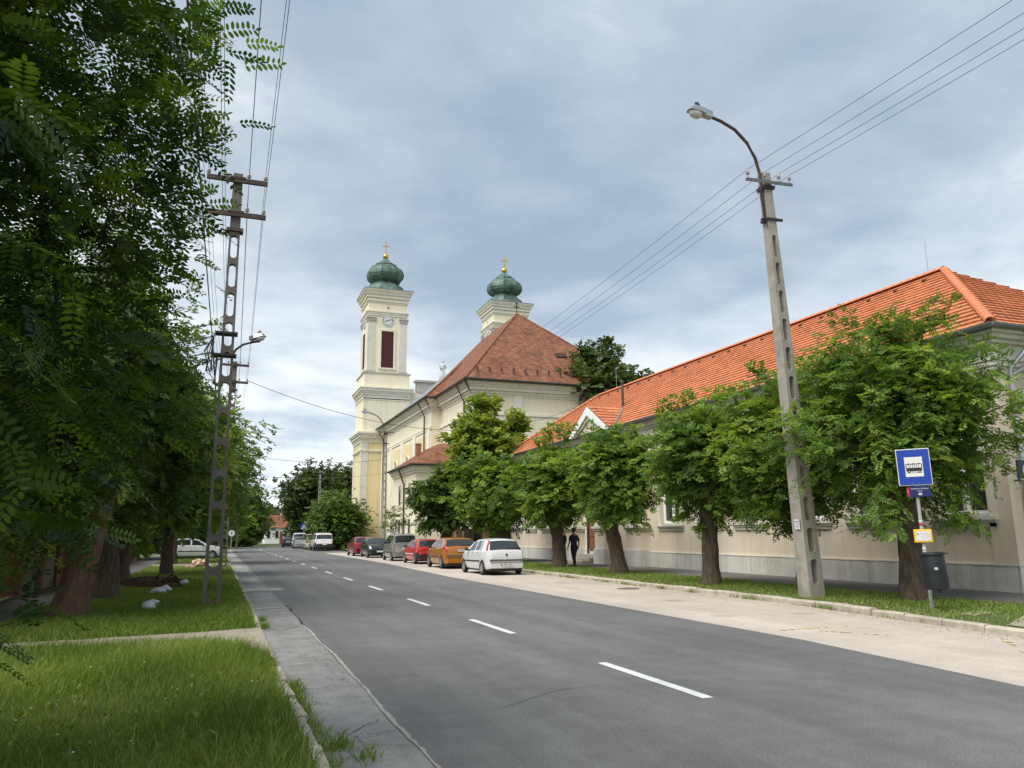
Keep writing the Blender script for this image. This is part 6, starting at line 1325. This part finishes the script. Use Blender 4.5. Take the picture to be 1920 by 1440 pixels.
# ================================================================== people
def skin_obj(name, verts, edges, radii, m, parent, root_i=0, sub=2):
    me = bpy.data.meshes.new(name); me.from_pydata([tuple(v) for v in verts], edges, []); me.materials.append(m)
    o = link(bpy.data.objects.new(name, me), parent); md = o.modifiers.new('skin', 'SKIN'); md.use_smooth_shade = True
    if not me.skin_vertices: me.skin_vertices.new(name='')
    for i, r in enumerate(radii):
        sv = me.skin_vertices[0].data[i]; sv.radius = (r, r) if not hasattr(r, '__len__') else r; sv.use_root = (i == root_i)
    s = o.modifiers.new('sub', 'SUBSURF'); s.levels = sub; s.render_levels = sub; return o
def person(loc, rz, label, shirt, trousers, shoes, stride, arm):
    root = empty('person', loc, label, 'person', rz=rz)
    # faces +Y; walking
    hip, kn = .92, .50
    V = [(0, 0, .95), (0, .0, 1.12), (0, -.01, 1.30), (0, 0, 1.44), (0, .01, 1.53), (0, .03, 1.60)]; Ed = [(0, 1), (1, 2), (2, 3), (3, 4), (4, 5)]; Rr = [(.15, .11), (.145, .105), (.165, .11), (.12, .08), (.055, .055), (.07, .08)]
    def add(p, r, par): V.append(p); Rr.append(r); Ed.append((par, len(V)-1)); return len(V)-1
    legs = []
    for sd in (-1, 1):
        f = stride*sd; h = add((.095*sd, 0, hip-.05), .09, 0); k = add((.105*sd, f*.5+.03, kn), .06, h); a = add((.11*sd, f*.95-.02, .10), .042, k); t_ = add((.12*sd, f*.95+.12, .04), .036, a); legs.append((h, k, a, t_))
        s = add((.185*sd, 0, 1.40), .058, 3); e_ = add((.24*sd, -.03-arm*sd, 1.13), .043, s); w = add((.235*sd, .06-arm*2*sd, .90), .032, e_); pm_ = add((.232*sd, .085-arm*2*sd, .83), (.018, .036), w)
        for q in range(4): add((.232*sd+(.0), .07+.018*q-arm*2*sd, .745+.008*abs(q-1.5)), .0085, pm_)
        add((.215*sd, .125-arm*2*sd, .79), .009, pm_)
    body = skin_obj('body', V, Ed, Rr, M['skin'], root)
    hd = MB(); n = 16; prof = [(.045, 1.50), (.05, 1.545), (.066, 1.57), (.076, 1.61), (.083, 1.66), (.084, 1.70), (.074, 1.745), (.045, 1.775), (.006, 1.785)]
    hd.lathe(prof, n, (0, 0, 0)); hd.v = [(x, y*1.18+.03, z) for x, y, z in hd.v]
    hd.add([(-.014, .122, 1.625), (.014, .122, 1.625), (0, .148, 1.63), (0, .12, 1.68)], [(0, 1, 2), (0, 2, 3), (1, 3, 2)])
    for sd in (-1, 1): hd.lathe([(.008, -.02), (.02, 0), (.008, .02)], 8, (sd*.086, .025, 1.655))
    head = obj('head', hd, M['skin'], root, 60, world_coords=False)
    for sd in (-1, 1): obj('eye', MB().lathe([(.003, -.006), (.011, 0), (.003, .006)], 8, (sd*.03, .122, 1.675)), M['ink'], head, world_coords=False)
    obj('mouth', MB().box(-.022, .022, .115, .124, 1.592, 1.598), M['signred'], head, world_coords=False)
    hr_ = MB(); hr_.lathe([(.078, 1.60), (.091, 1.66), (.092, 1.71), (.082, 1.757), (.05, 1.79), (.005, 1.80)], n, (0, 0, 0)); hr_.v = [(x, y*1.18+.012 if y < .03 else y*.95, z) for x, y, z in hr_.v]; obj('hair', hr_, M['hair'], root, 60, world_coords=False)
    # clothes grown round the same joints
    SV = [(0, 0, .84), (0, 0, 1.12), (0, -.01, 1.30), (0, 0, 1.42), (0, .005, 1.475)]; SE = [(0, 1), (1, 2), (2, 3), (3, 4)]; SR = [(.185, .135), (.172, .125), (.19, .128), (.135, .092), (.075, .07)]
    for sd in (-1, 1):
        SV += [(.19*sd, 0, 1.395), (.245*sd, -.025-arm*sd, 1.14)]; i = len(SV); SE += [(3, i-2), (i-2, i-1)]; SR += [.078, .066]
    skin_obj('shirt', SV, SE, SR, shirt, root)
    TV = [(0, 0, 1.06), (0, 0, .93)]; TE = [(0, 1)]; TR = [(.178, .13), (.17, .125)]
    for sd in (-1, 1):
        f = stride*sd; i = len(TV); TV += [(.097*sd, 0, .84), (.105*sd, f*.5+.03, kn), (.11*sd, f*.95-.02, .09)]; TE += [(1, i), (i, i+1), (i+1, i+2)]; TR += [.112, .083, .07]
    skin_obj('trousers', TV, TE, TR, trousers, root)
    for sd in (-1, 1):
        f = stride*sd*.95; obj('shoe', MB().add([(.07*sd, f-.09, 0), (.165*sd, f-.09, 0), (.175*sd, f+.10, 0), (.15*sd, f+.19, 0), (.08*sd, f+.19, 0), (.065*sd, f+.1, 0), (.08*sd, f-.09, .08), (.155*sd, f-.09, .08), (.155*sd, f+.06, .075), (.14*sd, f+.17, .04), (.09*sd, f+.17, .04), (.08*sd, f+.06, .075)], [(5, 4, 3, 2, 1, 0), (6, 7, 8, 11), (11, 8, 9, 10), (0, 1, 7, 6), (1, 2, 8, 7), (2, 3, 9, 8), (3, 4, 10, 9), (4, 5, 11, 10), (5, 0, 6, 11)]), shoes, root, 60, world_coords=False)
    return root
person((15.75, 33.6, .106), R(15), 'person in navy shirt and black trousers walking away along the footpath', M['navycloth'], M['blackcloth'], M['shoe'], .17, .05)
person((15.10, 33.5, .106), R(20), 'person in dark jacket half hidden behind a tree trunk', M['navycloth'], M['greycloth'], M['whiteshoe'], -.12, -.04)
